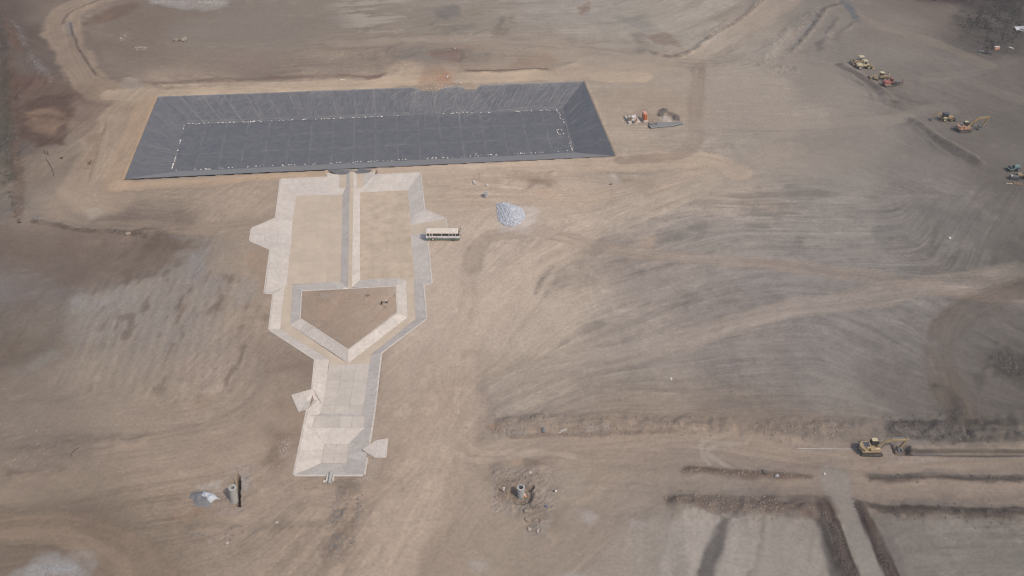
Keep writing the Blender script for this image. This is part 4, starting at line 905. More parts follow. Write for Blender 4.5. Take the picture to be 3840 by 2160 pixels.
kerb([(1374,1716),(1363.5,1780.5),(1104.2,1780.5),(1155.5,1532.7)], side=-1); kerb([(1173,1457.7),(1184.2,1346.8),(1011.8,1235.7),(1027.3,1100.6),(993.8,1098),(1015.5,935),(938.8,901.8),(945.7,856.5),(1035.7,819),(1053.7,672),(1232,665),(1227,648)], side=-1)
kerb([(1128.3,1089.7),(1488.5,1071),(1493.2,1173.5),(1305.3,1314.8),(1123,1195.3)], True, w=.35, side=1)
print('slabs', slab_n)
# outlet pipe in its cradle at the foot of the lower pool
t = empty('outlet_pipe', P(1238, 1795), 0, 'thick concrete outlet pipe lying in a cradle over the bottom rim of the lower pool', 'pipe')
b0 = P(1241, 1772, .4)-t.location; b1 = P(1235.5, 1811, .25)-t.location
m = MB().cyl(b0, b1, .36, 20); o = m.obj('pipe_barrel', M['pipec'], t, smooth=False)
d = (b1-b0).normalized(); MB().cyl(b1-d*.35, b1+d*.05, .43, 20).obj('pipe_collar', M['pipec'], t)
for sx in (-1, 1):
    MB().beam(b0+Vector((sx*.62, -.3, -.25)), b1+Vector((sx*.66, .5, -.15)), .38, .55).obj('cradle_wall', M['conc'], t, bevel=.02)
MB().box(b1+Vector((-1.05, .45, -.12)), (.7, .4, .4)).obj('cradle_foot', M['conc'], t, bevel=.02)
# ------------------------------------------------------------------ lined pond
ZI = -4.7
O4 = [P(592,362,.06), P(2188,304.5,.06), P(2307,586,.06), P(466,672,.06)]
I4 = [P(693,464.6,ZI), P(2105,409,ZI), P(2152,572,ZI), P(643,644,ZI)]
pond = empty('lined_pond', P(1390, 500), 0, 'long rectangular pond lined with dark grey wrinkled plastic sheet beyond the concrete basin', 'pond')
wr = []
rs = np.random.default_rng(3)
def q4(Qd, u, v): return (Qd[0]*(1-u)+Qd[1]*u)*(1-v)+(Qd[3]*(1-u)+Qd[2]*u)*v
def addw(a, b_, w, h, bend=0.0):
    wr.append((a.x, a.y, b_.x, b_.y, w, h, bend))
for i in range(150):     # down the far slope
    u = rs.random(); e = .5+.5*rs.random(); sl_ = rs.normal()*.012
    a = O4[0].lerp(O4[1], u); b_ = I4[0].lerp(I4[1], min(max(u+sl_, 0), 1)); s0 = rs.random()*.4
    addw(a.lerp(b_, s0), a.lerp(b_, min(1, s0+e)), .16+.16*rs.random(), .05+.09*rs.random(), rs.normal()*.5)
for i in range(90):      # diagonal pulls on the far slope
    u = rs.random(); a = O4[0].lerp(O4[1], u).lerp(I4[0].lerp(I4[1], u), .1+.7*rs.random())
    th = R(rs.choice([20, 35, 50, 150, 10, 60]))+rs.normal()*.2; L_ = 2+6*rs.random()
    addw(a, a+Vector((math.cos(th)*L_, math.sin(th)*L_*.8, 0)), .14+.12*rs.random(), .08+.1*rs.random(), rs.normal()*.4)
for i in range(70):      # round the inlet notch
    a = P(1500+rs.random()*320, 345+rs.random()*70); th = R(rs.choice([35, 55, 125, 145, 90]))+rs.normal()*.2; L_ = 3+7*rs.random()
    addw(a, a+Vector((math.cos(th)*L_, math.sin(th)*L_, 0)), .16+.14*rs.random(), .10+.12*rs.random(), rs.normal()*.6)
for i in range(40):      # left end slope
    v = rs.random(); a = O4[0].lerp(O4[3], v); b_ = I4[0].lerp(I4[3], min(1, v+.05)); addw(a.lerp(b_, rs.random()*.5), b_, .18, .07+.05*rs.random(), rs.normal()*.4)
for i in range(26):      # right end slope
    v = rs.random(); a = O4[1].lerp(O4[2], max(0, v-.12)); b_ = I4[1].lerp(I4[2], v); addw(a.lerp(b_, rs.random()*.3), b_, .28, .06+.07*rs.random(), rs.normal()*.8)
for i in range(330):     # floor
    a = q4(I4, rs.random(), rs.random()); th = rs.choice([0, .1, .15, 1.4, 1.5, 1.7, .5, -.5, .9, 2.1])+rs.normal()*.15; L_ = .8+rs.exponential(2.2)
    addw(a, a+Vector((math.cos(th)*L_, math.sin(th)*L_, 0)), .1+.12*rs.random(), .04+.07*rs.random(), rs.normal()*.4)
for i in range(30):      # near slope
    u = rs.random(); a = O4[3].lerp(O4[2], u); b_ = I4[3].lerp(I4[2], u+rs.normal()*.01); addw(a, b_, .2, .05, .2)
for k in range(2):       # long folds along the toe of the far slope
    pts = [(700,455),(1100,441),(1500,424),(1540,421),(1640,427),(1790,418),(2000,402),(2100,404)]
    for a, b_ in zip(pts[:-1], pts[1:]): addw(P(a[0], a[1]+k*5, ZI+.3), P(b_[0], b_[1]+k*5, ZI+.3), .28, .16, .2)
for a, b_ in zip([(2105,405),(2116,440),(2130,500),(2140,535),(2152,562)][:-1], [(2105,405),(2116,440),(2130,500),(2140,535),(2152,562)][1:]): addw(P(*a, ZI), P(*b_, ZI), .3, .2, .1)
wr = np.array(wr); wr[:350, 5] *= .8; wr[:, 5] *= 1.4; wr[:, 4] *= 1.1
def wrinkle(x, y):
    z = np.zeros_like(x); x0, x1, y0, y1 = x.min()-1.5, x.max()+1.5, y.min()-1.5, y.max()+1.5
    for ax, ay, bx_, by_, w, h, be in wr:
        if max(ax, bx_) < x0 or min(ax, bx_) > x1 or max(ay, by_) < y0 or min(ay, by_) > y1: continue
        ex, ey = bx_-ax, by_-ay; l2 = ex*ex+ey*ey+1e-6; t = ((x-ax)*ex+(y-ay)*ey)/l2; tc = np.clip(t, 0, 1)
        L_ = math.sqrt(l2); dd = ((ex*(y-ay)-ey*(x-ax))/L_+be*np.sin(tc*math.pi))**2+((t-tc)*L_)**2
        z = np.maximum(z, h*np.exp(-dd/(w*w))*np.sin(np.clip(tc*.92+.04, 0, 1)*math.pi)**.5)
    return z
def liner_material():
    m = bpy.data.materials.new('black_liner_sheet'); m.use_nodes = True; nt = m.node_tree; N = nt.nodes; L = nt.links
    b = N['Principled BSDF']; b.inputs['Roughness'].default_value = .42; b.inputs['Specular IOR Level'].default_value = .42
    at = N.new('ShaderNodeAttribute'); at.attribute_name = 'dust'; g = N.new('ShaderNodeNewGeometry')  # attribute carries dust plus the painted fold highlights
    n = N.new('ShaderNodeTexNoise'); n.inputs['Scale'].default_value = .55; n.inputs['Detail'].default_value = 6; n.inputs['Roughness'].default_value = .7; L.new(g.outputs['Position'], n.inputs['Vector'])
    r = N.new('ShaderNodeMapRange'); r.inputs[1].default_value = .35; r.inputs[2].default_value = .72; r.inputs[3].default_value = .02; r.inputs[4].default_value = .34; L.new(n.outputs['Fac'], r.inputs[0])
    a = N.new('ShaderNodeMath'); a.operation = 'ADD'; a.use_clamp = True; L.new(r.outputs[0], a.inputs[0]); L.new(at.outputs['Fac'], a.inputs[1])
    mx = N.new('ShaderNodeMix'); mx.data_type = 'RGBA'; L.new(a.outputs[0], mx.inputs['Factor']); mx.inputs['A'].default_value = (.092, .090, .093, 1); mx.inputs['B'].default_value = (.23, .215, .20, 1)
    L.new(mx.outputs['Result'], b.inputs['Base Color'])
    rr = N.new('ShaderNodeMapRange'); rr.inputs[3].default_value = .42; rr.inputs[4].default_value = .85; L.new(a.outputs[0], rr.inputs[0]); L.new(rr.outputs[0], b.inputs['Roughness'])
    n2 = N.new('ShaderNodeTexNoise'); n2.inputs['Scale'].default_value = 1.1; n2.inputs['Detail'].default_value = 4; L.new(g.outputs['Position'], n2.inputs['Vector'])
    bp = N.new('ShaderNodeBump'); bp.inputs['Strength'].default_value = .5; bp.inputs['Distance'].default_value = .12; L.new(n2.outputs['Fac'], bp.inputs['Height']); L.new(bp.outputs[0], b.inputs['Normal'])
    return m
M['liner'] = liner_material()
notch = PA([(1536,372),(1570,296),(1640,318),(1716,322),(1790,300),(1850,372),(1735,412),(1600,412)])
def liner(Qd, nu, nv, rim, st=.22, name='liner_sheet', extra=0.0):
    for i in range(nu):
        for j in range(nv):
            c = [q4(Qd, i/nu, j/nv), q4(Qd, (i+1)/nu, j/nv), q4(Qd, (i+1)/nu, (j+1)/nv), q4(Qd, i/nu, (j+1)/nv)]
            ku = max(3, int((c[1]-c[0]).length/st)); kv = max(3, int((c[3]-c[0]).length/st))
            u, v = np.meshgrid(np.linspace(0, 1, ku+1), np.linspace(0, 1, kv+1))
            p = [(np.array(c[0])[k]*(1-u)+np.array(c[1])[k]*u)*(1-v)+(np.array(c[3])[k]*(1-u)+np.array(c[2])[k]*u)*v for k in range(3)]
            x, y, z = p
            Lu = (c[1]-c[0]).length; Lv = (c[3]-c[0]).length
            eu = np.minimum(u, 1-u)*Lu; ev = np.minimum(v, 1-v)*Lv
            if nu == 1: eu = eu*0+9
            if nv == 1: ev = ev*0+9
            es = np.minimum(eu, ev)
            wk = wrinkle(x, y); z = z+wk+.03*np.exp(-(es/.25)**2)+.05*fbm(x, y, 3.5, 77, 2)
            dust_glint = extra+.5*np.exp(-(es/.20)**2)*(.5+.5*vn(x, y, 2.0, 78))
            dust_glint = dust_glint+np.clip(wk/.2, 0, 1)*.2  # fold crests lightened to stand in for highlights
            if rim is not None:
                rr = (v if rim == 0 else 1-v)
                dust_glint = dust_glint+.28*np.exp(-(rr*Lv*nv/2.4)**2)*np.clip(.35+fbm(x, y, 4, 79, 3), 0, 1)+.8*np.exp(-(rr*Lv*nv/.35)**2)
                z = z+.08*np.exp(-(rr*Lv*nv/.5)**2)*(1+vn(x, y, .8, 80))
            dn = sdf(notch, x.astype(np.float32), y.astype(np.float32)); k_ = ss(dn, -1.0, 2.5) if rim == 0 else 0
            z = z-.9*k_*(z+4.7)/4.7; dust_glint = dust_glint+.08*k_
            o_ = pond.location; n = ku+1
            vs = np.stack([x-o_.x, y-o_.y, z], -1).reshape(-1, 3)
            q_ = np.arange((ku+1)*(kv+1)).reshape(kv+1, n); fs = np.stack([q_[:-1, :-1], q_[:-1, 1:], q_[1:, 1:], q_[1:, :-1]], -1).reshape(-1, 4)
            a = (c[1]-c[0]).cross(c[3]-c[0])
            if a.z < 0: fs = fs[:, ::-1]
            mm = bpy.data.meshes.new(name); mm.vertices.add(len(vs)); mm.vertices.foreach_set('co', vs.astype(np.float32).ravel()); mm.loops.add(len(fs)*4)
            mm.loops.foreach_set('vertex_index', fs.astype(np.int32).ravel()); mm.polygons.add(len(fs)); mm.polygons.foreach_set('loop_start', np.arange(0, len(fs)*4, 4, dtype=np.int32))
            mm.polygons.foreach_set('use_smooth', np.ones(len(fs), bool)); mm.update(calc_edges=True)
            at = mm.attributes.new('dust', 'FLOAT', 'POINT'); at.data.foreach_set('value', np.clip(dust_glint, 0, .95).astype(np.float32).ravel())  # dust plus the painted fold highlights
            mm.materials.append(M['liner']); o = bpy.data.objects.new(name, mm); COL.objects.link(o); o.parent = pond
liner([O4[0], O4[1], I4[1], I4[0]], 20, 1, 0)
liner([I4[0], I4[1], I4[2], I4[3]], 18, 3, None)
liner([O4[3], O4[2], I4[2], I4[3]], 20, 1, 0, st=.4, extra=.9)
liner([O4[0], I4[0], I4[3], O4[3]], 1, 5, None, st=.35)
liner([I4[1], O4[1], O4[2], I4[2]], 1, 5, None, st=.35)
# sheet carried through the gap into the basin
g4 = [P(1225,636,.10), P(1410,630,.10), P(1364,654,-.85), P(1274,658,-.85)]
liner(g4, 3, 1, None)
# anchor block with ropes on the right toe
t = empty('anchor_block', P(2168-5, 493, ZI+.1), .25, 'pinkish square block with black ropes on the right hand toe of the dark liner', 'block')
MB().box((0, 0, .35), (1.0, 1.5, .7)).obj('block_body', M['orangetop'], t, bevel=.05)
for k, a in enumerate((2.7, 3.1, 3.6, -.15, -.5)):
    MB().cyl((math.cos(a)*.5, math.sin(a)*.6, .12), (math.cos(a)*2.0, math.sin(a)*1.4, .10), .05, 6).obj('rope', M['dark'], t)
# sandbags
def bagmesh():
    m = MB(); n = 10
    vs = []; fs = []
    for j, (z, s_) in enumerate(((0, .7), (.07, 1), (.18, .95), (.25, .55))):
        for i in range(n):
            a = 2*math.pi*i/n; vs.append((.36*s_*math.copysign(abs(math.cos(a))**.7, math.cos(a)), .24*s_*math.copysign(abs(math.sin(a))**.7, math.sin(a)), z))
    for j in range(3):
        for i in range(n): fs.append((j*n+i, j*n+(i+1) % n, (j+1)*n+(i+1) % n, (j+1)*n+i))
    fs += [tuple(range(n-1, -1, -1)), tuple(range(3*n, 4*n))]
    mm = bpy.data.meshes.new('sandbag'); mm.from_pydata(vs, [], fs); mm.materials.append(M['bag']); mm.polygons.foreach_set('use_smooth', [True]*len(fs)); return mm
bagm = bagmesh(); random.seed(11); nb = 0
def bag(px, py, z, label, group, s=1.0):
    global nb
    o = bpy.data.objects.new('sandbag', bagm); COL.objects.link(o); p = P(px, py, z); o.location = (p.x, p.y, z+.05)
    o.rotation_euler = (0, 0, random.uniform(0, 3.14)); k = s*random.uniform(.45, .88); o.scale = (k, k, k*random.uniform(.8, 1.3)); tag(o, label, 'sandbag', group); nb += 1
def bags(pts, n, label, group, jit=2.0):
    p = np.array(pts, float); L_ = np.r_[0, np.cumsum(np.hypot(*np.diff(p, axis=0).T))]
    for s_ in np.sort(np.random.default_rng(len(pts)*31+n).random(n))*L_[-1]:
        bag(np.interp(s_, L_, p[:, 0]), np.interp(s_, L_, p[:, 1])+(3.5 if 'far' in label else 0)+random.gauss(0, jit*.5), ZI+.12, label, group)
bags([(702,462),(850,457),(1000,451),(1270,441),(1495,431)], 66, 'small white sandbag in the row along the left half of the far liner toe', 'sandbags along the left half of the far toe')
bags([(1660,424),(1700,422),(1900,417),(2078,410)], 32, 'small white sandbag in the row along the right half of the far liner toe', 'sandbags along the right half of the far toe')
bags([(692,467),(684,500),(668,560),(655,605),(642,640)], 28, 'small white sandbag in the row down the left end of the pond floor', 'sandbags down the left end of the pond')
bags([(646,641),(800,634),(979,624),(1100,619),(1232,614)], 30, 'small white sandbag in the row along the left half of the near liner toe', 'sandbags along the left half of the near toe')
bags([(1232,614),(1424,604),(1633,594),(1780,586),(1936,577),(2100,570),(2140,565)], 62, 'small white sandbag in the row along the right half of the near liner toe', 'sandbags along the right half of the near toe')
for a in ((2087,412),(2088,416),(2090,421),(2095,424),(2099,428),(2100,434),(2098,440),(2101,446),(2111,450),(2113,459),(2116,462)): bag(*a, ZI+.05, 'white sandbag near the far right corner of the pond floor', 'sandbags near the far right corner')
for a in ((2088,489),(2093,487),(2100,488),(2106,488),(2089,494),(2090,498),(2094,503),(2100,505),(2112,502)): bag(*a, ZI+.03, 'white sandbag in the small square left of the pinkish block', 'sandbags in a square left of the block')
for a in ((2133,515),(2135,521),(2137,532),(2142,535),(2136,540),(2139,547),(2141,552),(2144,558),(2145,561),(2146,565)): bag(*a, ZI+.03, 'white sandbag below the pinkish block at the right end of the pond', 'sandbags below the block')
for a in ((1549,317),(1599,319),(1617,317),(1630,318),(1642,318),(1661,319),(1668,322),(1601,332),(1616,332),(1632,331),(1645,332),(1660,332),(1672,330),(1698,324)): bag(*a, -.2, 'white sandbag holding the liner at the soil inlet in the far edge', 'sandbags at the soil inlet')
for a in ((1702,308),(1715,303),(1722,301),(1732,301),(1725,311),(1729,315)): bag(*a, .15, 'white sandbag on the liner corner right of the soil inlet', 'sandbags right of the soil inlet')
for a in ((1780,590),(1784,583),(1786,578),(1772,594),(1790,592)): bag(*a, ZI+.05, 'white sandbag in the short spur off the near liner toe', 'sandbags in the spur off the near toe')
print('bags', nb)
# ------------------------------------------------------------------ vehicles
def place(o, px, py, rz):
    p = PG(px, py); o.location = p; o.rotation_euler = (0, 0, R(rz)); return o
def wheel(parent, x, y, r, w, tyre='black', rim='white', name='wheel'):
    sgn = 1 if y > 0 else -1
    o = MB().cyl((x, y-w/2, r), (x, y+w/2, r), r, 18).obj(name, M[tyre], parent, bevel=min(.06, w*.2))
    MB().cyl((x, y+sgn*(w/2-.02), r), (x, y+sgn*(w/2+.035), r), r*.55, 14).obj('rim', M[rim], o)
    return o
def bus():
    t = empty('bus', (0, 0, 0), 0, 'white coach with beige roof and green skirt parked beside the right wall of the basin', 'bus')
    L, Wd = 9.6, 2.45
    m = MB()
    m.prism([(-4.8,.95),(-4.8,1.75),(4.72,1.75),(4.8,1.3),(4.75,.95)], -Wd/2, Wd/2); body = m.obj('body', M['white'], t, bevel=.05)
    m = MB()
    for x0, x1 in ((-4.78,-3.35),(-2.25,2.45),(3.5,4.72)): m.box(((x0+x1)/2, 0, .66), (x1-x0, Wd-.06, .56))
    m.obj('skirt', M['green'], t)
    MB().box((0, 0, .62), (9.0, 1.9, .5)).obj('underframe', M['dark'], t)
    MB().box((-.05, 0, 2.18), (9.3, Wd-.14, .86)).obj('cabin_core', M['dark'], t)
    for s in (-1, 1):
        y = s*(Wd/2-.045)
        for x0, x1 in ((-4.45,-3.75),(-3.55,-3.1),(-2.75,-2.4),(-2.3,-1.5),(-1.45,-.3),(-.15,.75),(.85,1.75),(1.9,2.65),(2.8,3.6),(3.75,4.5)):
            w_ = MB().box(((x0+x1)/2, y, 2.15), (x1-x0, .05, .72)).obj('window', M['glass'], t)
        for x in (-4.62, -3.65, -2.92, -.225, 1.825, 2.72, 3.68):
            MB().box((x, s*(Wd/2-.03), 2.16), (.13 if x > -2.5 else .2, .07, .84)).obj('window_pillar', M['white'], t)
        MB().box((-2.9, s*(Wd/2+.004), 1.42), (3.2, .02, .09)).obj('side_stripe', M['stripe'], t)
        MB().box((-1.9, s*(Wd/2+.004), 1.22), (4.4, .02, .07)).obj('side_stripe', M['stripe'], t)
        MB().box((0, s*(Wd/2+.004), 1.0), (9.2, .02, .07)).obj('side_stripe', M['stripe'], t)
        MB().box((3.3, s*(Wd/2+.004), 1.22), (1.2, .02, .07)).obj('side_stripe', M['stripe'], t)
        MB().box((1.6, s*(Wd/2+.004), 1.45), (.75, .02, .09)).obj('side_stripe', M['stripe'], t)
    m = MB(); m.prism([(-4.8,2.58),(-4.72,2.84),(4.28,2.86),(4.5,2.58)], -Wd/2, Wd/2)
    m.obj('roof', M['beige'], t, bevel=.11)
    for x in (-4.0, 3.1): MB().box((x, .1, 2.89), (.7, .75, .12), taper=(.8, .8)).obj('roof_vent', M['white'], t, bevel=.03)
    MB().prism([(4.62,1.75),(4.40,2.62),(4.46,2.62),(4.76,1.75)], -1.12, 1.12).obj('windshield', M['glass'], t)
    MB().box((-4.81, 0, 2.15), (.04, 1.8, .6)).obj('rear_window', M['glass'], t)
    MB().box((4.82, 0, .62), (.16, 2.4, .34)).obj('bumper', M['greymetal'], t, bevel=.03)
    MB().box((-4.84, 0, .62), (.12, 2.4, .3)).obj('bumper', M['greymetal'], t, bevel=.03)
    for s in (-1, 1):
        MB().cyl((4.5, s*1.1, 2.6), (5.0, s*1.35, 2.5), .03, 6).cyl((5.0, s*1.35, 2.55), (5.0, s*1.35, 2.15), .09, 8).obj('mirror', M['dark'], t)
        for y in (s*(Wd/2-.16),):
            wheel(t, -2.8, y, .5, .3, rim='block'); wheel(t, 2.98, y, .5, .3, rim='greymetal')
        MB().box((4.83, s*.85, 1.0), (.04, .3, .18)).obj('headlight', M['block'], t)
    return t
p = PG(1661, 904); t = bus(); t.location = (p.x, p.y+1.25, p.z); t.rotation_euler = (0, 0, R(-.4))

def excavator(col, house_rot, boom_pts, bucket, label, cabx=.6, counter='tanyel', jib=None):
    """boom_pts in the machine's own frame: foot, knee, tip, stick top, stick end"""
    t = empty('excavator', (0, 0, 0), 0, label, 'excavator')
    for s in (-1, 1):
        prof = [(-2.3,.45),(-2.05,.05),(2.05,.05),(2.35,.45),(2.05,.88),(-2.05,.88)]
        tr = MB().prism(prof, s*1.3-.3, s*1.3+.3).obj('track', M['track'], t, bevel=.06)
        m = MB()
        for k in range(20):
            m.box((-2.0+k*.21, s*1.3, .90), (.08, .62, .05))
        m.obj('track_shoes', M['dark'], tr)
        for k in range(5): MB().cyl((-1.6+k*.8, s*1.62, .35), (-1.6+k*.8, s*1.64, .35), .18, 10).obj('roller', M['dark'], tr)
    MB().box((0, 0, .7), (2.6, 2.1, .45)).obj('undercarriage', M['dark'], t); MB().cyl((0, 0, .85), (0, 0, 1.15), .75, 20).obj('turntable', M['dark'], t)
    Rz = Matrix.Rotation(R(house_rot), 4, 'Z')
    def ob(m, name, mt, bevel=0, par=None):
        m.v = [tuple(Rz @ Vector(v)) for v in m.v]; return m.obj(name, M[mt], par or t, bevel=bevel)
    ob(MB().box((-.5, 0, 1.3), (3.9, 2.6, .32)), 'house_deck', counter, .03)
    m = MB(); n = 10
    prof = [(-2.0, -1.35)]+[(-2.0-.75*math.sin(math.pi*i/n), -1.35+2.7*i/n) for i in range(1, n)]+[(-2.0, 1.35)]
    m.v = [(x, y, 1.1) for x, y in prof]+[(x, y, 2.15) for x, y in prof]; k = len(prof)
    m.f = [tuple(range(k-1, -1, -1)), tuple(range(k, 2*k))]+[(i, (i+1) % k, (i+1) % k+k, i+k) for i in range(k)]
    ob(m, 'counterweight', counter, .06)
    h = ob(MB().box((-1.2, .15, 1.85), (1.7, 1.9, .75)), 'engine_housing', counter, .06)
    ob(MB().box((-1.25, .2, 2.24), (1.25, 1.3, .05)), 'engine_grille', 'engine', 0, h)
    ob(MB().box((.35, -1.0, 1.75), (2.2, .5, .6)), 'side_box', counter, .05)
    ob(MB().box((.75, -.95, 2.07), (.9, .4, .06)), 'tool_lid', 'tanyel' if counter != 'tanyel' else 'pale')
    c = ob(MB().prism([(-.1,1.45),(-.1,2.95),(1.25,2.95),(1.55,2.2),(1.55,1.45)], .35, 1.3), 'cab', 'dark', .04)
    ob(MB().box((.55, .82, 2.99), (1.25, .9, .07)), 'cab_roof', 'pale', .02)
    ob(MB().prism([(1.27,2.9),(1.57,2.2),(1.60,2.2),(1.30,2.9)], .42, 1.22), 'window', 'glass'); ob(MB().box((.6, .33, 2.4), (1.0, .03, .75)), 'window', 'glass'); ob(MB().box((.6, 1.32, 2.4), (1.0, .03, .75)), 'window', 'glass')
    ob(MB().cyl((-1.6, -.8, 2.2), (-1.6, -.8, 2.75), .07, 8), 'exhaust', 'dark')
    ft, kn, tp, st, se = [Vector(v) for v in boom_pts]
    m = MB(); pts = [ft, ft.lerp(kn, .6)+Vector((0, 0, .12)), kn, kn.lerp(tp, .5)+Vector((0, 0, .03)), tp]; wd = (.5, .72, .78, .6, .38)
    for i in range(4):
        a, b_ = pts[i], pts[i+1]; m.beam(a, b_+(b_-a).normalized()*.12, .42, (wd[i]+wd[i+1])/2)
    bm = ob(m, 'boom', col, .03)
    ob(MB().beam(st, se, .36, .48), 'stick', col, .03)
    ob(MB().cyl(ft+Vector((.7, -.35, -.25)), kn.lerp(ft, .35)+Vector((0, -.35, 0)), .11, 8).cyl(ft+Vector((.7, .35, -.25)), kn.lerp(ft, .35)+Vector((0, .35, 0)), .11, 8), 'boom_cylinder', 'greymetal')
    ob(MB().cyl(kn+Vector((-.1, 0, .5)), tp.lerp(kn, .35)+Vector((0, 0, .55)), .13, 8).cyl(tp.lerp(kn, .35)+Vector((0, 0, .55)), st+Vector((0, 0, .1)), .07, 8), 'stick_cylinder', 'greymetal')
    ob(MB().cyl(st.lerp(se, .15)+Vector((.35, 0, 0)), se+Vector((.35, 0, .5)), .10, 8), 'bucket_cylinder', 'greymetal')
    bk = Vector(bucket)
    m = MB().prism([(bk.x-.75,bk.z+.55),(bk.x-.85,bk.z-.05),(bk.x-.4,bk.z-.5),(bk.x+.3,bk.z-.45),(bk.x+.45,bk.z+.1),(bk.x+.2,bk.z+.15),(bk.x+.05,bk.z-.2),(bk.x-.35,bk.z-.22),(bk.x-.55,bk.z+.05),(bk.x-.5,bk.z+.5)], bk.y-.55, bk.y+.55)
    ob(m, 'bucket', 'greymetal' if col != 'tanyel' else 'greymetal', .02)
    return t
e1 = excavator('tanyel', 4, [(1.2,0,1.7),(3.6,0,3.9),(6.7,0,3.7),(7.1,0,4.1),(6.3,0,.9)], (6.6,0,.35), 'beige yellow tracked excavator digging the narrow trench in the lower right')
place(e1, 3262, 1692, -2)
e2 = excavator('yellow', 0, [(1.1,0,1.6),(3.6,0,4.6),(7.0,0,4.7),(7.5,0,5.2),(6.4,0,1.4)], (5.8,0,1.1), 'orange excavator with raised yellow boom parked among machines at upper right', counter='orangetan')
place(e2, 3612, 490, 6)
def loader():
    t = empty('wheel_loader', (0, 0, 0), 0, 'pale yellow wheel loader with closed cab, in front of the canopied yellow machine', 'loader')
    MB().prism([(-3.0,.95),(-3.05,1.7),(-2.5,1.95),(-.8,2.05),(-.8,.8)], -.75, .75).obj('engine_hood', M['pale'], t, bevel=.08)
    for s in (-1, 1): MB().prism([(-2.75,1.55),(-2.4,1.72),(-1.3,1.72),(-.95,1.45),(-1.2,1.35),(-2.6,1.35)], s*1.0-.22, s*1.0+.22).obj('mudguard', M['pale'], t, bevel=.02)
    c = MB().prism([(-.75,1.0),(-.7,3.05),(.55,3.05),(.85,1.9),(.8,1.0)], -.7, .7).obj('cab', M['pale'], t, bevel=.05)
    for s in (-1, 1): MB().prism([(-.5,2.0),(-.5,2.8),(.45,2.8),(.62,2.0)], s*.71, s*.73).obj('window', M['glass'], t)
    MB().prism([(.62,2.9),(.86,2.0),(.90,2.0),(.66,2.9)], -.6, .6).obj('window', M['glass'], t); MB().box((0, 0, 3.1), (1.6, 1.6, .12)).obj('cab_roof', M['pale'], t, bevel=.03)
    MB().box((1.4, 0, .95), (1.5, .8, .6)).obj('front_frame', M['tanyel'], t, bevel=.03)
    for s in (-1, 1):
        MB().beam((.9, s*.5, 1.8), (2.9, s*.5, .7), .16, .3).obj('lift_arm', M['pale'], t); wheel(t, -1.85, s*1.0, .72, .5, rim='block'); wheel(t, 1.45, s*1.0, .72, .5, rim='pale')
    MB().prism([(2.7,.15),(2.8,1.15),(3.1,1.2),(3.0,.4),(3.9,.1),(3.9,.02),(2.9,.02)], -1.3, 1.3).obj('bucket', M['tanyel'], t, bevel=.02)
    MB().cyl((-1.9, .35, 1.9), (-1.9, .35, 2.6), .06, 8).obj('exhaust', M['dark'], t)
    return t
place(loader(), 3238, 255, 4)
def dozer(label, name='bulldozer', col='tanyel'):
    t = empty(name, (0, 0, 0), 0, label, 'bulldozer')
    for s in (-1, 1):
        tr = MB().prism([(-2.0,.5),(-1.75,.05),(1.75,.05),(2.05,.5),(1.7,.98),(-1.75,1.05)], s*1.1-.27, s*1.1+.27).obj('track', M['track'], t, bevel=.06)
        MB().box((0, s*1.1, 1.04), (3.2, .5, .05)).obj('track_shoes', M['dark'], tr)
    MB().box((-1.2, 0, 1.35), (1.9, 1.5, 1.1)).obj('engine_hood', M[col], t, bevel=.06); MB().box((-1.2, 0, 1.93), (1.2, .9, .05)).obj('engine_grille', M['engine'], t)
    MB().box((.6, 0, 1.2), (1.6, 1.5, .7)).obj('seat_deck', M[col], t, bevel=.03); MB().box((.5, 0, 1.8), (.6, .6, .6)).obj('seat', M['dark'], t, bevel=.04)
    for x in (-.15, 1.25):
        for s in (-1, 1): MB().box((x, s*.7, 2.25), (.1, .1, 1.6)).obj('canopy_post', M['dark'], t)
    MB().box((.55, 0, 3.1), (1.9, 1.75, .14)).obj('canopy', M['pale'], t, bevel=.04)
    MB().prism([(-2.75,.15),(-2.95,.7),(-2.8,1.3),(-2.65,1.3),(-2.7,.7),(-2.6,.15)], -1.7, 1.7).obj('blade', M[col], t, bevel=.02)
    for s in (-1, 1): MB().beam((-2.7, s*1.45, .5), (0, s*1.45, .55), .16, .25).obj('push_arm', M[col], t)
    MB().box((2.3, 0, 1.0), (.7, .9, .5)).beam((2.4, -.5, 1.5), (3.1, -.5, .5), .14, .3).beam((2.4, .5, 1.5), (3.1, .5, .5), .14, .3).obj('ripper', M[col], t)
    return t
place(dozer('yellow bulldozer with boxy hood and beige canopy, behind the pale wheel loader', 'bulldozer'), 3218, 240, 6)
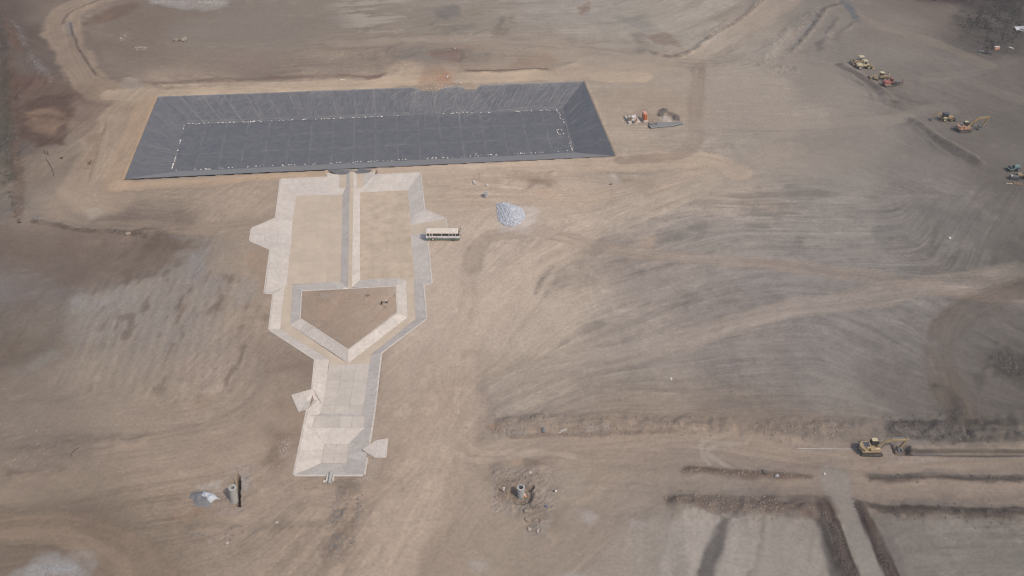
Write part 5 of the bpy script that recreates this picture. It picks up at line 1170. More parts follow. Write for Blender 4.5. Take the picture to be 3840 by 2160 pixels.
def grader():
    t = empty('motor_grader', (0, 0, 0), 0, 'yellow grader with beige canopy, behind the faded red machine', 'grader')
    MB().box((1.9, 0, 1.55), (2.6, 1.15, 1.0)).obj('engine_hood', M['tanyel'], t, bevel=.06); MB().box((1.9, 0, 2.07), (1.7, .8, .05)).obj('engine_grille', M['engine'], t)
    MB().box((.1, 0, 1.5), (1.3, 1.4, .9)).obj('cab_base', M['tanyel'], t, bevel=.03); MB().box((.1, 0, 2.35), (1.15, 1.25, .9)).obj('cab', M['dark'], t)
    for s in (-1, 1): MB().box((.1, s*.64, 2.4), (.9, .03, .7)).obj('window', M['glass'], t)
    MB().box((.1, 0, 2.87), (1.55, 1.6, .12)).obj('canopy', M['pale'], t, bevel=.03)
    MB().beam((-.4, 0, 1.7), (-3.0, 0, 1.55), .35, .4).beam((-3.0, 0, 1.55), (-4.1, 0, 1.0), .35, .4).obj('front_frame', M['tanyel'], t, bevel=.02)
    for s in (-1, 1):
        for x in (1.2, 2.7): wheel(t, x, s*.98, .62, .4, rim='tanyel')
        wheel(t, -4.0, s*.95, .6, .35, rim='tanyel')
    MB().beam((-1.4, -1.6, .45), (-2.0, 1.6, .45), .12, .6).obj('blade', M['yellow'], t); MB().cyl((-1.7, 0, .7), (-1.7, 0, .85), .8, 18).obj('blade_circle', M['tanyel'], t)
    MB().cyl((2.5, .3, 2.0), (2.5, .3, 2.8), .06, 8).obj('exhaust', M['dark'], t)
    return t
place(grader(), 3300, 298, 3)
def redrig():
    t = empty('drill_rig', (0, 0, 0), 0, 'faded red crawler machine with a lattice frame at its front', 'drill rig')
    for s in (-1, 1): MB().prism([(-1.9,.4),(-1.7,.05),(1.7,.05),(1.9,.4),(1.7,.75),(-1.7,.75)], s*1.0-.22, s*1.0+.22).obj('track', M['track'], t, bevel=.05)
    MB().prism([(-2.6,.8),(-2.75,1.9),(-2.3,2.15),(-.2,2.05),(0,.8)], -1.1, .9).obj('engine_housing', M['red'], t, bevel=.08)
    MB().box((-1.3, -1.12, 1.0), (2.2, .05, .22)).obj('lower_panel', M['block'], t); MB().box((-2.72, 0, 1.4), (.05, 1.2, .7)).obj('radiator_grille', M['dark'], t)
    MB().prism([(0.0,.9),(.05,2.75),(.95,2.75),(1.15,2.0),(1.15,.9)], .05, 1.0).obj('cab', M['red'], t, bevel=.05)
    MB().box((.5, .03, 2.2), (.75, .03, .7)).obj('window', M['glass'], t); MB().box((-.01, .5, 2.25), (.03, .7, .7)).obj('window', M['glass'], t); MB().prism([(.98,2.7),(1.18,2.0),(1.2,2.0),(1.0,2.7)], .12, .93).obj('window', M['glass'], t)
    m = MB()
    for s in (-.55, .35): m.beam((.9, s, 1.0), (4.6, s, 1.0), .12, .14).beam((.9, s, 1.7), (4.6, s, 1.6), .12, .12)
    for k in range(8): m.beam((1.0+k*.48, -.55, 1.0), (1.3+k*.46, .35, 1.0), .08, .08).beam((1.0+k*.48, -.55, 1.0), (1.25+k*.46, -.55, 1.65), .07, .07)
    m.obj('lattice_frame', M['greymetal'], t)
    MB().box((2.0, -.1, .85), (.9, 1.3, 1.0)).obj('winch', M['dark'], t, bevel=.03); MB().box((3.3, 0, 1.1), (.9, .8, .5)).obj('hose_box', M['track'], t)
    MB().beam((4.6, -.55, .1), (4.6, -.55, 2.4), .12, .12).beam((4.6, .35, .1), (4.6, .35, 2.4), .12, .12).beam((4.6, -.6, 2.35), (4.6, .4, 2.35), .1, .1).obj('end_frame', M['red'], t)
    return t
place(redrig(), 3335, 322, 5)
def backhoe():
    t = empty('backhoe_loader', (0, 0, 0), 0, 'yellow backhoe loader with folded digging arm, left of the orange excavator', 'backhoe loader')
    for s in (-1, 1): wheel(t, -.9, s*.95, .72, .45, rim='pale'); wheel(t, 1.5, s*.9, .5, .35, rim='tanyel')
    MB().box((1.2, 0, 1.25), (1.9, .95, .8)).obj('engine_hood', M['yellow'], t, bevel=.06); MB().box((0, 0, .85), (3.6, .7, .45)).obj('frame', M['tanyel'], t)
    for s in (-1, 1): MB().prism([(-1.75,1.35),(-1.5,1.65),(-.4,1.65),(-.1,1.35)], s*.95-.22, s*.95+.22).obj('mudguard', M['pale'], t, bevel=.02)
    MB().prism([(-1.5,1.2),(-1.6,2.7),(.1,2.7),(.25,1.3)], -.65, .65).obj('cab', M['dark'], t, bevel=.04); MB().box((-.7, 0, 2.78), (1.75, 1.5, .12)).obj('cab_roof', M['engine'], t, bevel=.03)
    for s in (-1, 1): MB().box((-.7, s*.67, 2.1), (1.3, .03, .95)).obj('window', M['glass'], t)
    for s in (-1, 1): MB().beam((.2, s*.6, 1.3), (2.7, s*.6, .45), .12, .22).obj('loader_arm', M['tanyel'], t)
    MB().prism([(2.6,.1),(2.7,.9),(2.95,.95),(2.9,.35),(3.5,.12),(3.5,.05),(2.8,.05)], -1.1, 1.1).obj('front_bucket', M['track'], t)
    MB().beam((-1.9, 0, .9), (-2.5, 0, 2.6), .22, .35).beam((-2.5, 0, 2.6), (-4.0, 0, 2.75), .2, .32).obj('digging_boom', M['yellow'], t, bevel=.02); MB().beam((-4.0, 0, 2.85), (-4.9, 0, 1.0), .18, .24).obj('stick', M['yellow'], t)
    MB().prism([(-5.3,.05),(-5.6,.6),(-5.1,1.05),(-4.7,.95),(-4.9,.5),(-4.8,.05)], -.35, .35).obj('digging_bucket', M['greymetal'], t)
    for s in (-1, 1): MB().beam((-1.8, s*.5, .9), (-2.1, s*1.1, .05), .12, .14).box((-2.1, s*1.15, .06), (.35, .3, .08)).obj('stabiliser_leg', M['tanyel'], t)
    return t
place(backhoe(), 3546, 451, 2)
def roller():
    t = empty('road_roller', (0, 0, 0), 0, 'small teal roller at the right edge, behind the yellow tractor', 'roller')
    MB().cyl((-1.4, -.85, .65), (-1.4, .85, .65), .65, 20).obj('drum', M['dark'], t); MB().box((-1.4, 0, .9), (1.6, 2.0, .15)).obj('drum_frame', M['teal'], t)
    MB().box((.6, 0, 1.2), (2.0, 1.2, .9)).obj('engine_hood', M['teal'], t, bevel=.06); MB().box((-.4, 0, 1.6), (.5, .5, .5)).obj('seat', M['dark'], t)
    for s in (-1, 1): wheel(t, .9, s*.85, .65, .4, rim='teal')
    return t
place(roller(), 3800, 638, 10)
def tractor():
    t = empty('tractor', (0, 0, 0), 0, 'yellow tractor with white roof cut by the right edge of the view', 'tractor')
    MB().box((-.9, 0, 1.3), (1.7, .9, .8)).obj('engine_hood', M['tanyel'], t, bevel=.05); MB().box((.9, 0, 1.3), (1.4, 1.3, .7)).obj('cab_base', M['yellow'], t, bevel=.03)
    for x in (.3, 1.5):
        for s in (-1, 1): MB().box((x, s*.6, 2.1), (.08, .08, 1.1)).obj('canopy_post', M['block'], t)
    MB().box((.9, 0, 2.7), (1.7, 1.6, .12)).obj('canopy', M['block'], t, bevel=.03); MB().box((.9, 0, 1.85), (.5, .5, .5)).obj('seat', M['dark'], t)
    for s in (-1, 1): wheel(t, .9, s*.85, .8, .4, rim='yellow'); wheel(t, -1.4, s*.75, .5, .3, rim='yellow')
    return t
place(tractor(), 3832, 668, -8)
def compressor():
    t = empty('compressor', (0, 0, 0), 0, 'grey engine unit on skids left of the yellow tractor', 'engine unit')
    MB().box((0, 0, .7), (2.6, 1.3, .9)).obj('housing', M['engine'], t, bevel=.06); MB().box((.2, 0, 1.2), (1.5, .9, .18)).obj('cooling_vents', M['greymetal'], t); MB().box((-.9, 0, 1.25), (.5, .8, .25)).obj('tank', M['block'], t, bevel=.04)
    for s in (-1, 1): MB().box((0, s*.5, .12), (3.0, .18, .22)).obj('skid', M['dark'], t)
    MB().cyl((.9, .3, 1.2), (.9, .3, 1.9), .07, 8).obj('exhaust', M['dark'], t)
    return t
place(compressor(), 3800, 672, -10)
t = place(empty('drill_pipe', (0, 0, 0), 0, 'short yellow capped pipe piece lying below the grey engine unit', 'pipe piece'), 3783, 691, 0)
MB().cyl((-.9, 0, .2), (.8, 0, .2), .16, 12).obj('barrel', M['tanyel'], t); MB().cyl((-.95, 0, .2), (-.8, 0, .2), .32, 14).obj('flange', M['block'], t); MB().cyl((.7, 0, .2), (.9, 0, .2), .22, 14).obj('flange', M['block'], t)
t = place(empty('timber_pallet', (0, 0, 0), 0, 'worn timber frame lying on the soil below the yellow tractor', 'pallet'), 3816, 690, -12)
for k in range(6): MB().box((-1.0+k*.4, 0, .16), (.26, 1.3, .05)).obj('board', M['wood'], t)
for s in (-.55, 0, .55): MB().box((0, s, .07), (2.3, .1, .12)).obj('bearer', M['wood'], t)
# ------------------------------------------------------------------ shafts built of concrete rings
def shaft(label, px, py, r, n, h, hole, top=.25, zb=None, tilt=0.0):
    p = P(px, py, zb) if zb is not None else PG(px, py)
    t = empty('manhole_shaft', p, 0, label, 'manhole'); t.rotation_euler = (0, tilt, 0)
    for k in range(n):
        m = MB(); m.ring((0, 0, k*h), r-(.02 if k % 2 else 0), r-.18, h-.045, 28); m.ring((0, 0, k*h+h-.045), r-.05, r-.18, .045, 28); m.obj('shaft_ring', M['pipec'], t)
    MB().ring((0, 0, n*h), r+.02, hole, top, 32).obj('cover_slab', M['pipec'], t)
    MB().cyl((0, 0, .05), (0, 0, .1), r-.2, 20).obj('shaft_bottom', M['wetgrey'], t)
    return t
t = shaft('tall grey concrete manhole shaft with two workers crouching at its foot', 1953, 1862, .80, 3, 1.0, .44, zb=-.9)
MB().beam((.28, .05, 2.6), (.28, .05, 3.95), .1, .16).obj('grab_post', M['dark'], t); MB().beam((-.25, .1, 2.8), (-.15, .3, 3.6), .08, .14).obj('ladder_rail', M['dark'], t); MB().beam((-.4, -.15, 3.3), (.4, .25, 3.36), .1, .1).obj('crossbar', M['greymetal'], t)
t = shaft('leaning grey shaft of stacked concrete rings beside the open narrow pit', 880, 1880, .78, 5, .92, .40, zb=-.3, tilt=R(7))
MB().box((-.5, .25, 4.95), (.45, .16, .3), (0, 0, .8)).obj('lifting_block', M['pipec'], t)
t = shaft('short pale concrete manhole standing alone above the grey stone heap', 1822, 738, .72, 1, 1.25, .25, zb=.0)
# ------------------------------------------------------------------ orange cabinet, pump stand and pipes
t = empty('orange_cabinet', P(2417, 452), R(14), 'tall orange cabinet on a pale concrete plinth right of the pump slab', 'cabinet')
MB().box((0, 0, .3), (1.5, 2.6, .6)).obj('plinth', M['conc'], t, bevel=.03)
MB().box((-.1, .1, 1.75), (1.0, 2.2, 2.25)).obj('cabinet_body', M['orange'], t, bevel=.03); MB().box((-.1, .1, 2.93), (1.15, 2.35, .12)).obj('cabinet_roof', M['orangetop'], t, bevel=.03); MB().box((-.1, -1.02, 1.75), (.8, .03, 1.9)).obj('door', M['orange'], t)
sl_ = empty('pump_slab', P(2372, 450), 0, 'thin pale concrete slab carrying pump gear left of the orange cabinet', 'slab')
pts = [P(2338.7, 438), P(2384, 431), P(2402, 459), P(2356, 466)]; o_ = sl_.location
mesh_obj('slab_deck', [p-o_+Vector((0, 0, .22)) for p in pts]+[p-o_-Vector((0, 0, .1)) for p in pts], [(0,1,2,3),(7,6,5,4),(0,4,5,1),(1,5,6,2),(2,6,7,3),(3,7,4,0)], M['conc'], sl_)
mesh_obj('slab_edge', [(pts[0]-o_)+Vector((0, 0, .32)), (pts[3]-o_)+Vector((0, 0, .32)), (pts[3]-o_)+Vector((.35, 0, .32)), (pts[0]-o_)+Vector((.35, 0, .32)), (pts[0]-o_)+Vector((0, 0, .2)), (pts[3]-o_)+Vector((0, 0, .2)), (pts[3]-o_)+Vector((.35, 0, .2)), (pts[0]-o_)+Vector((.35, 0, .2))], [(0,1,2,3),(7,6,5,4),(0,4,5,1),(1,5,6,2),(2,6,7,3),(3,7,4,0)], M['greymetal'], sl_)
t = empty('pump_frame', P(2360, 450, .22), .1, 'dark steel pump rack with railings standing on the pale slab', 'pump rack')
for x in (-.7, .7):
    for y in (-.8, .8): MB().cyl((x, y, 0), (x, y, 1.5), .05, 6).obj('post', M['dark'], t)
for z in (.5, 1.0, 1.45): MB().beam((-.7, -.8, z), (.7, -.8, z), .05, .05).beam((-.7, .8, z), (.7, .8, z), .05, .05).beam((-.7, -.8, z), (-.7, .8, z), .05, .05).beam((.7, -.8, z), (.7, .8, z), .05, .05).obj('rail', M['dark'], t)
MB().box((0, 0, .3), (1.1, 1.1, .5)).obj('pump_body', M['wood'], t)
t = empty('white_tank', P(2373, 443, .22), 0, 'white rounded tank and pipework behind the pump rack', 'tank')
MB().cyl((-.7, 0, .4), (.8, 0, .4), .38, 16).obj('tank_shell', M['white'], t); MB().cyl((.9, 0, .1), (1.5, .2, 1.3), .07, 8).obj('riser_pipe', M['red'], t)
t = empty('motor', P(2377, 459, .22), .5, 'grey electric motor on the pale slab beside the orange drum', 'motor')
MB().cyl((-.5, 0, .4), (.6, 0, .4), .36, 14).obj('motor_shell', M['greymetal'], t); MB().box((0, 0, .08), (1.1, .8, .14)).obj('motor_foot', M['dark'], t); MB().beam((-.6, -.2, .5), (-1.0, -1.4, .1), .08, .08).obj('lever', M['dark'], t)
t = empty('orange_drum', P(2386, 455, .22), 0, 'small orange drum standing on the pale slab', 'drum')
MB().cyl((0, 0, 0), (0, 0, .9), .3, 16).obj('drum_body', M['orange'], t); MB().cyl((0, 0, .9), (0, 0, 1.05), .18, 12).obj('drum_cap', M['dark'], t)
for k, (a, b_, lab) in enumerate((((2432,466),(2556,463),'uppermost of the long grey pipes lying beside the orange cabinet'), ((2461,468),(2557,465),'shorter second grey pipe in the bundle by the orange cabinet'), ((2431,474),(2559,467),'third long grey pipe from the top of the bundle'), ((2434,478),(2545,470),'fourth grey pipe from the top, next to the lowest one'), ((2437,482),(2530,474),'lowest grey pipe in the bundle, nearest the dirt track'))):
    a = PG(*a); b_ = PG(*b_); t = empty('grey_pipe', a, 0, lab, 'pipe', 'grey pipes lying by the orange cabinet'); d = b_-a
    MB().cyl((0, 0, .3), d+Vector((0, 0, .3)), .27, 16, caps=False).obj('pipe_wall', M['greymetal'], t)
    dn = d.normalized(); MB().cyl(dn*-.02+Vector((0, 0, .3)), dn*.25+Vector((0, 0, .3)), .31, 16).obj('pipe_collar', M['dark'], t)
# culvert pieces in the excavated bank
for dx, lab in ((2036, 'left of two short grey pipes in the rubble bank'), (2041, 'right of two short grey pipes in the rubble bank')):
    a = PG(dx, 1606); b_ = PG(dx-1, 1624); t = empty('grey_pipe', a, 0, lab, 'pipe', 'short grey pipes in the rubble bank'); MB().cyl((0, 0, .25), b_-a+Vector((0, 0, .15)), .2, 12).obj('pipe_wall', M['greymetal'], t)
# ------------------------------------------------------------------ pale concrete blocks
for px, py, r_, lab in ((1778,687,.3,'white block left of the pair above the short manhole'), (1783,692,.1,'pale square block touching the white one above the short manhole'), (1777.5,684,.9,'small white upright block behind the pair above the short manhole'), (1827,698,.5,'single pale block just above the short manhole'), (2292,693,.4,'grey block alone on the track right of the pond corner'), (1482,1108,0,'small pale post in the upper right corner of the island'), (1381,1109,.1,'brown square box on the island soil left of the workers'), (1296,1083.5,.05,'bright white slab at the foot of the dividing wall')):
    t = place(empty('concrete_block', (0, 0, 0), 0, lab, 'block'), px, py, math.degrees(r_)); small = 'post' in lab
    z0 = .08 if 'slab' in lab else 0
    if 'slab' in lab: MB().box((0, .1, .12), (1.2, .35, .12)).obj('block_body', M['bag'], t)
    else: MB().box((0, 0, .3 if not small else .25), (.25, .25, .5) if small else (.7, .55, .55)).obj('block_body', M['tanrock'] if 'brown' in lab or 'grey' in lab else M['block'], t, bevel=.02)
t = place(empty('white_log', (0, 0, 0), 0, 'pale curved concrete piece in the eroded soil behind the far liner edge', 'concrete piece'), 1675, 294, 0)
MB().cyl((0, 0, .2), (.5, 1.4, .55), .22, 10).obj('piece_shaft', M['block'], t)
t = place(empty('pipe_hoop', (0, 0, 0), 0, 'small white hoop lying on the road at the far pond edge', 'hoop'), 1286, 301, 0)
m = MB()
for i in range(9):
    a, b_ = math.pi*i/9, math.pi*(i+1)/9; m.cyl((.8*math.cos(a), .5*math.sin(a), .12), (.8*math.cos(b_), .5*math.sin(b_), .12), .12, 8)
m.obj('hoop_ring', M['bag'], t)
t = place(empty('blue_bucket', (0, 0, 0), 0, 'small blue bucket on rubble right of the tall manhole', 'bucket'), 2048, 1901, 0)
MB().cyl((0, 0, 0), (0, 0, .4), .17, 14, .22).obj('bucket_wall', M['bluep'], t)
t = place(empty('tool_case', (0, 0, 0), 0, 'small grey and white case on the soil right of the tall manhole', 'case'), 2081, 1843, 0)
MB().box((.2, 0, .15), (.4, .35, .3)).obj('case_body', M['white'], t, bevel=.02); MB().box((-.2, 0, .15), (.3, .35, .3)).obj('case_lid', M['engine'], t)
# marking line and stake
for a, b_, lab in (((2990,1682),(3222,1684),'thin white chalk line from the stake to the beige excavator'),):
    a = PG(*a); b_ = PG(*b_); n = 24; vs = []; fs = []
    for i in range(n+1):
        p = a.lerp(b_, i/n); z = gz(p.x, p.y)+.04; w_ = .05+.04*random.random()
        vs += [(p.x, p.y-w_, z), (p.x, p.y+w_, z), (p.x, p.y+w_, z-.08), (p.x, p.y-w_, z-.08)]
    for i in range(n): fs += [(4*i+k, 4*i+(k+1) % 4, 4*i+4+(k+1) % 4, 4*i+4+k) for k in range(4)]
    tag(mesh_obj('chalk_line', vs, fs, M['chalk']), lab, 'line')
t = place(empty('survey_stake', (0, 0, 0), 0, 'short wooden survey stake at the left end of the chalk line', 'stake'), 2990, 1680, 0)
MB().beam((0, 0, 0), (.05, 0, 1.0), .08, .08).obj('stake_post', M['wood'], t); MB().box((.02, 0, .95), (.25, .04, .2)).obj('stake_flag', M['bag'], t)
# ------------------------------------------------------------------ people
def person(label, px, py, face, joints, mats, helmet=True, item=None, z=None):
    """joints: dict of joint positions in metres, person facing +x"""
    t = empty('person', (0, 0, 0), 0, label, 'person'); place(t, px, py, face)
    if z is not None: t.location = P(px, py, z)
    J = joints; names = list(J); idx = {n: i for i, n in enumerate(names)}
    ed = [('pelvis','chest'),('chest','neck'),('neck','head')]
    for s in 'lr': ed += [('chest','sh'+s),('sh'+s,'el'+s),('el'+s,'ha'+s),('pelvis','hip'+s),('hip'+s,'kn'+s),('kn'+s,'an'+s),('an'+s,'to'+s)]
    rad = dict(pelvis=.16, chest=.17, neck=.065, head=.115, sh=.075, el=.05, ha=.045, hip=.11, kn=.075, an=.055, to=.05)
    me = bpy.data.meshes.new('body'); me.from_pydata([J[n] for n in names], [(idx[a], idx[b]) for a, b in ed], []); o = bpy.data.objects.new('body', me); COL.objects.link(o)
    sk = o.modifiers.new('skin', 'SKIN'); ss_ = o.modifiers.new('sub', 'SUBSURF'); ss_.levels = 1; ss_.render_levels = 1
    for n in names:
        r_ = rad.get(n) or rad.get(n[:-1]); me.skin_vertices[0].data[idx[n]].radius = (r_, r_)
    me.skin_vertices[0].data[idx['pelvis']].use_root = True
    dg = bpy.context.evaluated_depsgraph_get(); ev = o.evaluated_get(dg); m2 = bpy.data.meshes.new_from_object(ev)
    bpy.data.objects.remove(o); m2.name = 'body'
    for k in ('skin',)+tuple(mats): m2.materials.append(M[k])
    P_ = {n: Vector(v) for n, v in J.items()}
    for f in m2.polygons:
        c = f.center; n = min(P_, key=lambda q_: (P_[q_]-c).length); f.use_smooth = True
        f.material_index = 0 if n in ('head', 'neck', 'hal', 'har') else (1 if n[:2] in ('ch', 'sh', 'el') else 2)
    b_ = bpy.data.objects.new('body', m2); COL.objects.link(b_); b_.parent = t
    h = P_['head']
    if helmet:
        m = MB(); m.cyl(h+Vector((0, 0, .02)), h+Vector((0, 0, .12)), .155, 14, .11).cyl(h+Vector((0, 0, .12)), h+Vector((0, 0, .165)), .11, 14, .04).cyl(h+Vector((0, 0, .0)), h+Vector((.01, 0, .03)), .18, 14)
        m.obj('helmet', M['helmet'], t, smooth=False)
    else:
        MB().cyl(h+Vector((-.02, 0, .0)), h+Vector((-.02, 0, .13)), .13, 12, .07).obj('hair', M['dark'], t)
    return t
def stand(lean=.05, arm='down'):
    J = dict(pelvis=(0,0,.95), chest=(lean,0,1.33), neck=(lean+.02,0,1.52), head=(lean+.04,0,1.66))
    for s, y in (('l', 1), ('r', -1)):
        J['sh'+s] = (lean, y*.2, 1.43); J['el'+s] = (lean+.02, y*.27, 1.14); J['ha'+s] = (lean+.16, y*.24, .92)
        J['hip'+s] = (0, y*.1, .9); J['kn'+s] = (.04, y*.12, .5); J['an'+s] = (-.02, y*.13, .09); J['to'+s] = (.14, y*.14, .05)
    return J
def walk():
    J = stand(.08); J['knl'] = (.2, .12, .52); J['anl'] = (.26, .12, .1); J['tol'] = (.42, .12, .06); J['knr'] = (-.05, -.12, .5); J['anr'] = (-.3, -.12, .16); J['tor'] = (-.16, -.12, .05)
    J['ell'] = (-.1, .28, 1.15); J['hal'] = (-.12, .28, .9); J['elr'] = (.16, -.27, 1.15); J['har'] = (.36, -.25, 1.0); return J
def bend():
    J = stand(); J['chest'] = (.32, 0, 1.15); J['neck'] = (.48, 0, 1.2); J['head'] = (.6, 0, 1.2)
    for s, y in (('l', 1), ('r', -1)): J['sh'+s] = (.4, y*.2, 1.14); J['el'+s] = (.48, y*.22, .84); J['ha'+s] = (.6, y*.12, .62)
    J['pelvis'] = (-.1, 0, .92); return J
def squat():
    J = dict(pelvis=(-.2,0,.38), chest=(.08,0,.72), neck=(.18,0,.88), head=(.25,0,1.0))
    for s, y in (('l', 1), ('r', -1)):
        J['sh'+s] = (.12, y*.2, .8); J['el'+s] = (.3, y*.25, .58); J['ha'+s] = (.52, y*.12, .48); J['hip'+s] = (-.18, y*.11, .36); J['kn'+s] = (.22, y*.2, .5); J['an'+s] = (.02, y*.16, .09); J['to'+s] = (.2, y*.18, .05)
    return J
person('person in dark clothes bending over a tool on the island', 1432, 1142, -50, bend(), ('darkcloth', 'darkcloth'), helmet=False)
t = place(empty('shovel', (0, 0, 0), 0, 'long handled shovel in the hands of the dark clothed worker on the island', 'shovel'), 1432, 1142, -50)
MB().cyl((.5, 0, .75), (1.5, 0, .1), .03, 8).obj('handle', M['wood'], t); MB().box((1.6, 0, .06), (.32, .26, .03)).obj('shovel_blade', M['greymetal'], t)
person('person in dark clothes and white cap crouching on the island', 1451, 1136, -110, squat(), ('darkcloth', 'darkcloth'))
person('person in pale clothes and white helmet walking left of the tall manhole', 1888, 1846, -30, walk(), ('pinkwhite', 'pinkwhite'))
person('person in orange vest crouching against the front of the tall manhole', 1957, 1869, 60, squat(), ('orangecloth', 'darkcloth'), z=-.8)
person('person in salmon vest crouching at the right foot of the tall manhole', 1970, 1866, 140, squat(), ('salmon', 'orangecloth'), z=-.8)
# ------------------------------------------------------------------ loose stone, clods and heaps
ph = (1+5**.5)/2
ICO = np.array([(-1,ph,0),(1,ph,0),(-1,-ph,0),(1,-ph,0),(0,-1,ph),(0,1,ph),(0,-1,-ph),(0,1,-ph),(ph,0,-1),(ph,0,1),(-ph,0,-1),(-ph,0,1)])/math.sqrt(1+ph*ph)
ICF = np.array([(0,11,5),(0,5,1),(0,1,7),(0,7,10),(0,10,11),(1,5,9),(5,11,4),(11,10,2),(10,7,6),(7,1,8),(3,9,4),(3,4,2),(3,2,6),(3,6,8),(3,8,9),(4,9,5),(2,4,11),(6,2,10),(8,6,7),(9,8,1)])
OCT = np.array([(1,0,0),(-1,0,0),(0,1,0),(0,-1,0),(0,0,1),(0,0,-1)], float); OCF = np.array([(0,2,4),(2,1,4),(1,3,4),(3,0,4),(2,0,5),(1,2,5),(3,1,5),(0,3,5)])
rr = np.random.default_rng(99)
def hgt(x, y):
    z = sampleN(H, x, y)
    for i0, i1, j0, j1, fx_, fy_, h, c, pe in PATCH:
        m = (x > gx[i0]) & (x < gx[i1]) & (y > gy[j0]) & (y < gy[j1])
        if m.any():
            sx = (fx_[0, -1]-fx_[0, 0])/(fx_.shape[1]-1); sy = (fy_[-1, 0]-fy_[0, 0])/(fy_.shape[0]-1)
            i = np.clip(((x-fx_[0, 0])/sx).astype(int), 0, fx_.shape[1]-1); j = np.clip(((y-fy_[0, 0])/sy).astype(int), 0, fx_.shape[0]-1)
            z = np.where(m, h[j, i], z)
    return z
def rocks(x, y, r, mt, name, label, cat, zoff=0.0, small=False, kind='stuff', par=None):
    n = len(x)
    if n == 0: return
    bv, bf = (OCT, OCF) if small else (ICO, ICF); k = len(bv)
    a = rr.random((n, 3))*6.283; ca, sa = np.cos(a), np.sin(a)
    Rz = np.zeros((n, 3, 3)); Rz[:, 0, 0] = ca[:, 0]; Rz[:, 0, 1] = -sa[:, 0]; Rz[:, 1, 0] = sa[:, 0]; Rz[:, 1, 1] = ca[:, 0]; Rz[:, 2, 2] = 1
    Rx = np.zeros((n, 3, 3)); Rx[:, 0, 0] = 1; Rx[:, 1, 1] = ca[:, 1]; Rx[:, 1, 2] = -sa[:, 1]; Rx[:, 2, 1] = sa[:, 1]; Rx[:, 2, 2] = ca[:, 1]
    v = bv[None]*(1+.35*(rr.random((n, k, 1))-.5))*(r[:, None, None]*(.65+.7*rr.random((n, 1, 3))))
    v = np.einsum('nij,njk,nlk->nli', Rz, Rx, v)
    z = hgt(x, y)+zoff-r*.12
    v += np.stack([x, y, z], 1)[:, None, :]
    f = (bf[None]+np.arange(n)[:, None, None]*k).reshape(-1, 3)
    mm = bpy.data.meshes.new(name); vv = v.reshape(-1, 3).astype(np.float32); mm.vertices.add(len(vv)); mm.vertices.foreach_set('co', vv.ravel()); mm.loops.add(len(f)*3)
    mm.loops.foreach_set('vertex_index', f.astype(np.int32).ravel()); mm.polygons.add(len(f)); mm.polygons.foreach_set('loop_start', np.arange(0, len(f)*3, 3, dtype=np.int32)); mm.update(calc_edges=True)
    mm.materials.append(M[mt]); o = bpy.data.objects.new(name, mm); COL.objects.link(o); return tag(o, label, cat, None, kind)
def in_poly(pts, n, clump=0.0):
    p = PA(pts); x0, y0 = p.min(0); x1, y1 = p.max(0); X_ = []; Y_ = []
    for _ in range(40):
        x = rr.uniform(x0, x1, n*2); y = rr.uniform(y0, y1, n*2); m = sdf(p, x, y) > 0
        if clump: m &= (rr.random(len(x)) < np.clip(.5+clump*fbm(x, y, 4, 3333, 3), 0, 1)) & (rr.random(len(x)) < ss(sdf(p, x, y), 0, 3.5))
        X_ += list(x[m]); Y_ += list(y[m])
        if len(X_) >= n: break
    return np.array(X_[:n]), np.array(Y_[:n])
def on_line(pts, n, w, clump=.8):
    p = spline(PA(pts)); L_ = np.r_[0, np.cumsum(np.hypot(*np.diff(p, axis=0).T))]; s_ = rr.random(n*3)*L_[-1]
    x = np.interp(s_, L_, p[:, 0])+rr.normal(size=n*3)*w*.5; y = np.interp(s_, L_, p[:, 1])+rr.normal(size=n*3)*w*.5
    m = rr.random(n*3) < np.clip(.45+clump*fbm(x, y, 5, 4444, 3), 0, 1); return x[m][:n], y[m][:n]
def sz(n, a, b_, p=2.2): return a+(b_-a)*rr.random(n)**p
def cat_xy(*l): return np.concatenate([a[0] for a in l]), np.concatenate([a[1] for a in l])
def put(xy, a, b_, mt, name, label, cat, **k): rocks(xy[0], xy[1], sz(len(xy[0]), a*.6, b_*.62, k.pop('p', 3.0)), mt, name, label, cat, **k)
def mound(pts, h, mt, name, label, cat, st=.2, rough=.08, peak=2.5, seed=1, zo=0.0, kind='stuff'):
    p = PA(pts); x0, y0 = p.min(0)-.6; x1, y1 = p.max(0)+.6; xs = np.arange(x0, x1, st); yy = np.arange(y0, y1, st); x, y = np.meshgrid(xs, yy)
    d = sdf(p, x+.35*vn(x, y, 1.1, seed), y+.35*vn(x, y, 1.1, seed+1)); t = np.clip(d/peak, 0, 1)
    z = hgt(x, y)-.25+zo+(h+.25)*np.sin(t*math.pi/2)*(.8+.3*vn(x, y, 2.0, seed+2))+np.where(d > 0, rough*(vn(x, y, .6, seed+3)+.6*vn(x, y, .3, seed+4)), 0)
    z = np.where(d <= 0, hgt(x, y)-.4, z); z = np.where((d > 0) & (d < .25), np.maximum(z, hgt(x, y)+.01), z)
    kp = d > -.3; id_ = -np.ones(x.shape, int); id_[kp] = np.arange(kp.sum()); q_ = np.stack([id_[:-1, :-1], id_[:-1, 1:], id_[1:, 1:], id_[1:, :-1]], -1).reshape(-1, 4); q_ = q_[(q_ >= 0).all(1)]
    o = mesh_obj(name, np.stack([x[kp], y[kp], z[kp]], 1).tolist(), q_.tolist(), M[mt], smooth=True); return tag(o, label, cat, None, kind), p, x, y, z, d
HEAP = [(1862,766),(1885,759),(1915,766),(1943,775),(1961,783),(1968,818),(1963,828),(1926,850),(1892,846),(1873,830),(1866,808)]
_, hp, hx, hy, hz, hd = mound(HEAP, 1.7, 'heaprock', 'stone_heap', 'base of the pale grey stone heap right of the basin', 'stone heap', peak=4.2, seed=21)
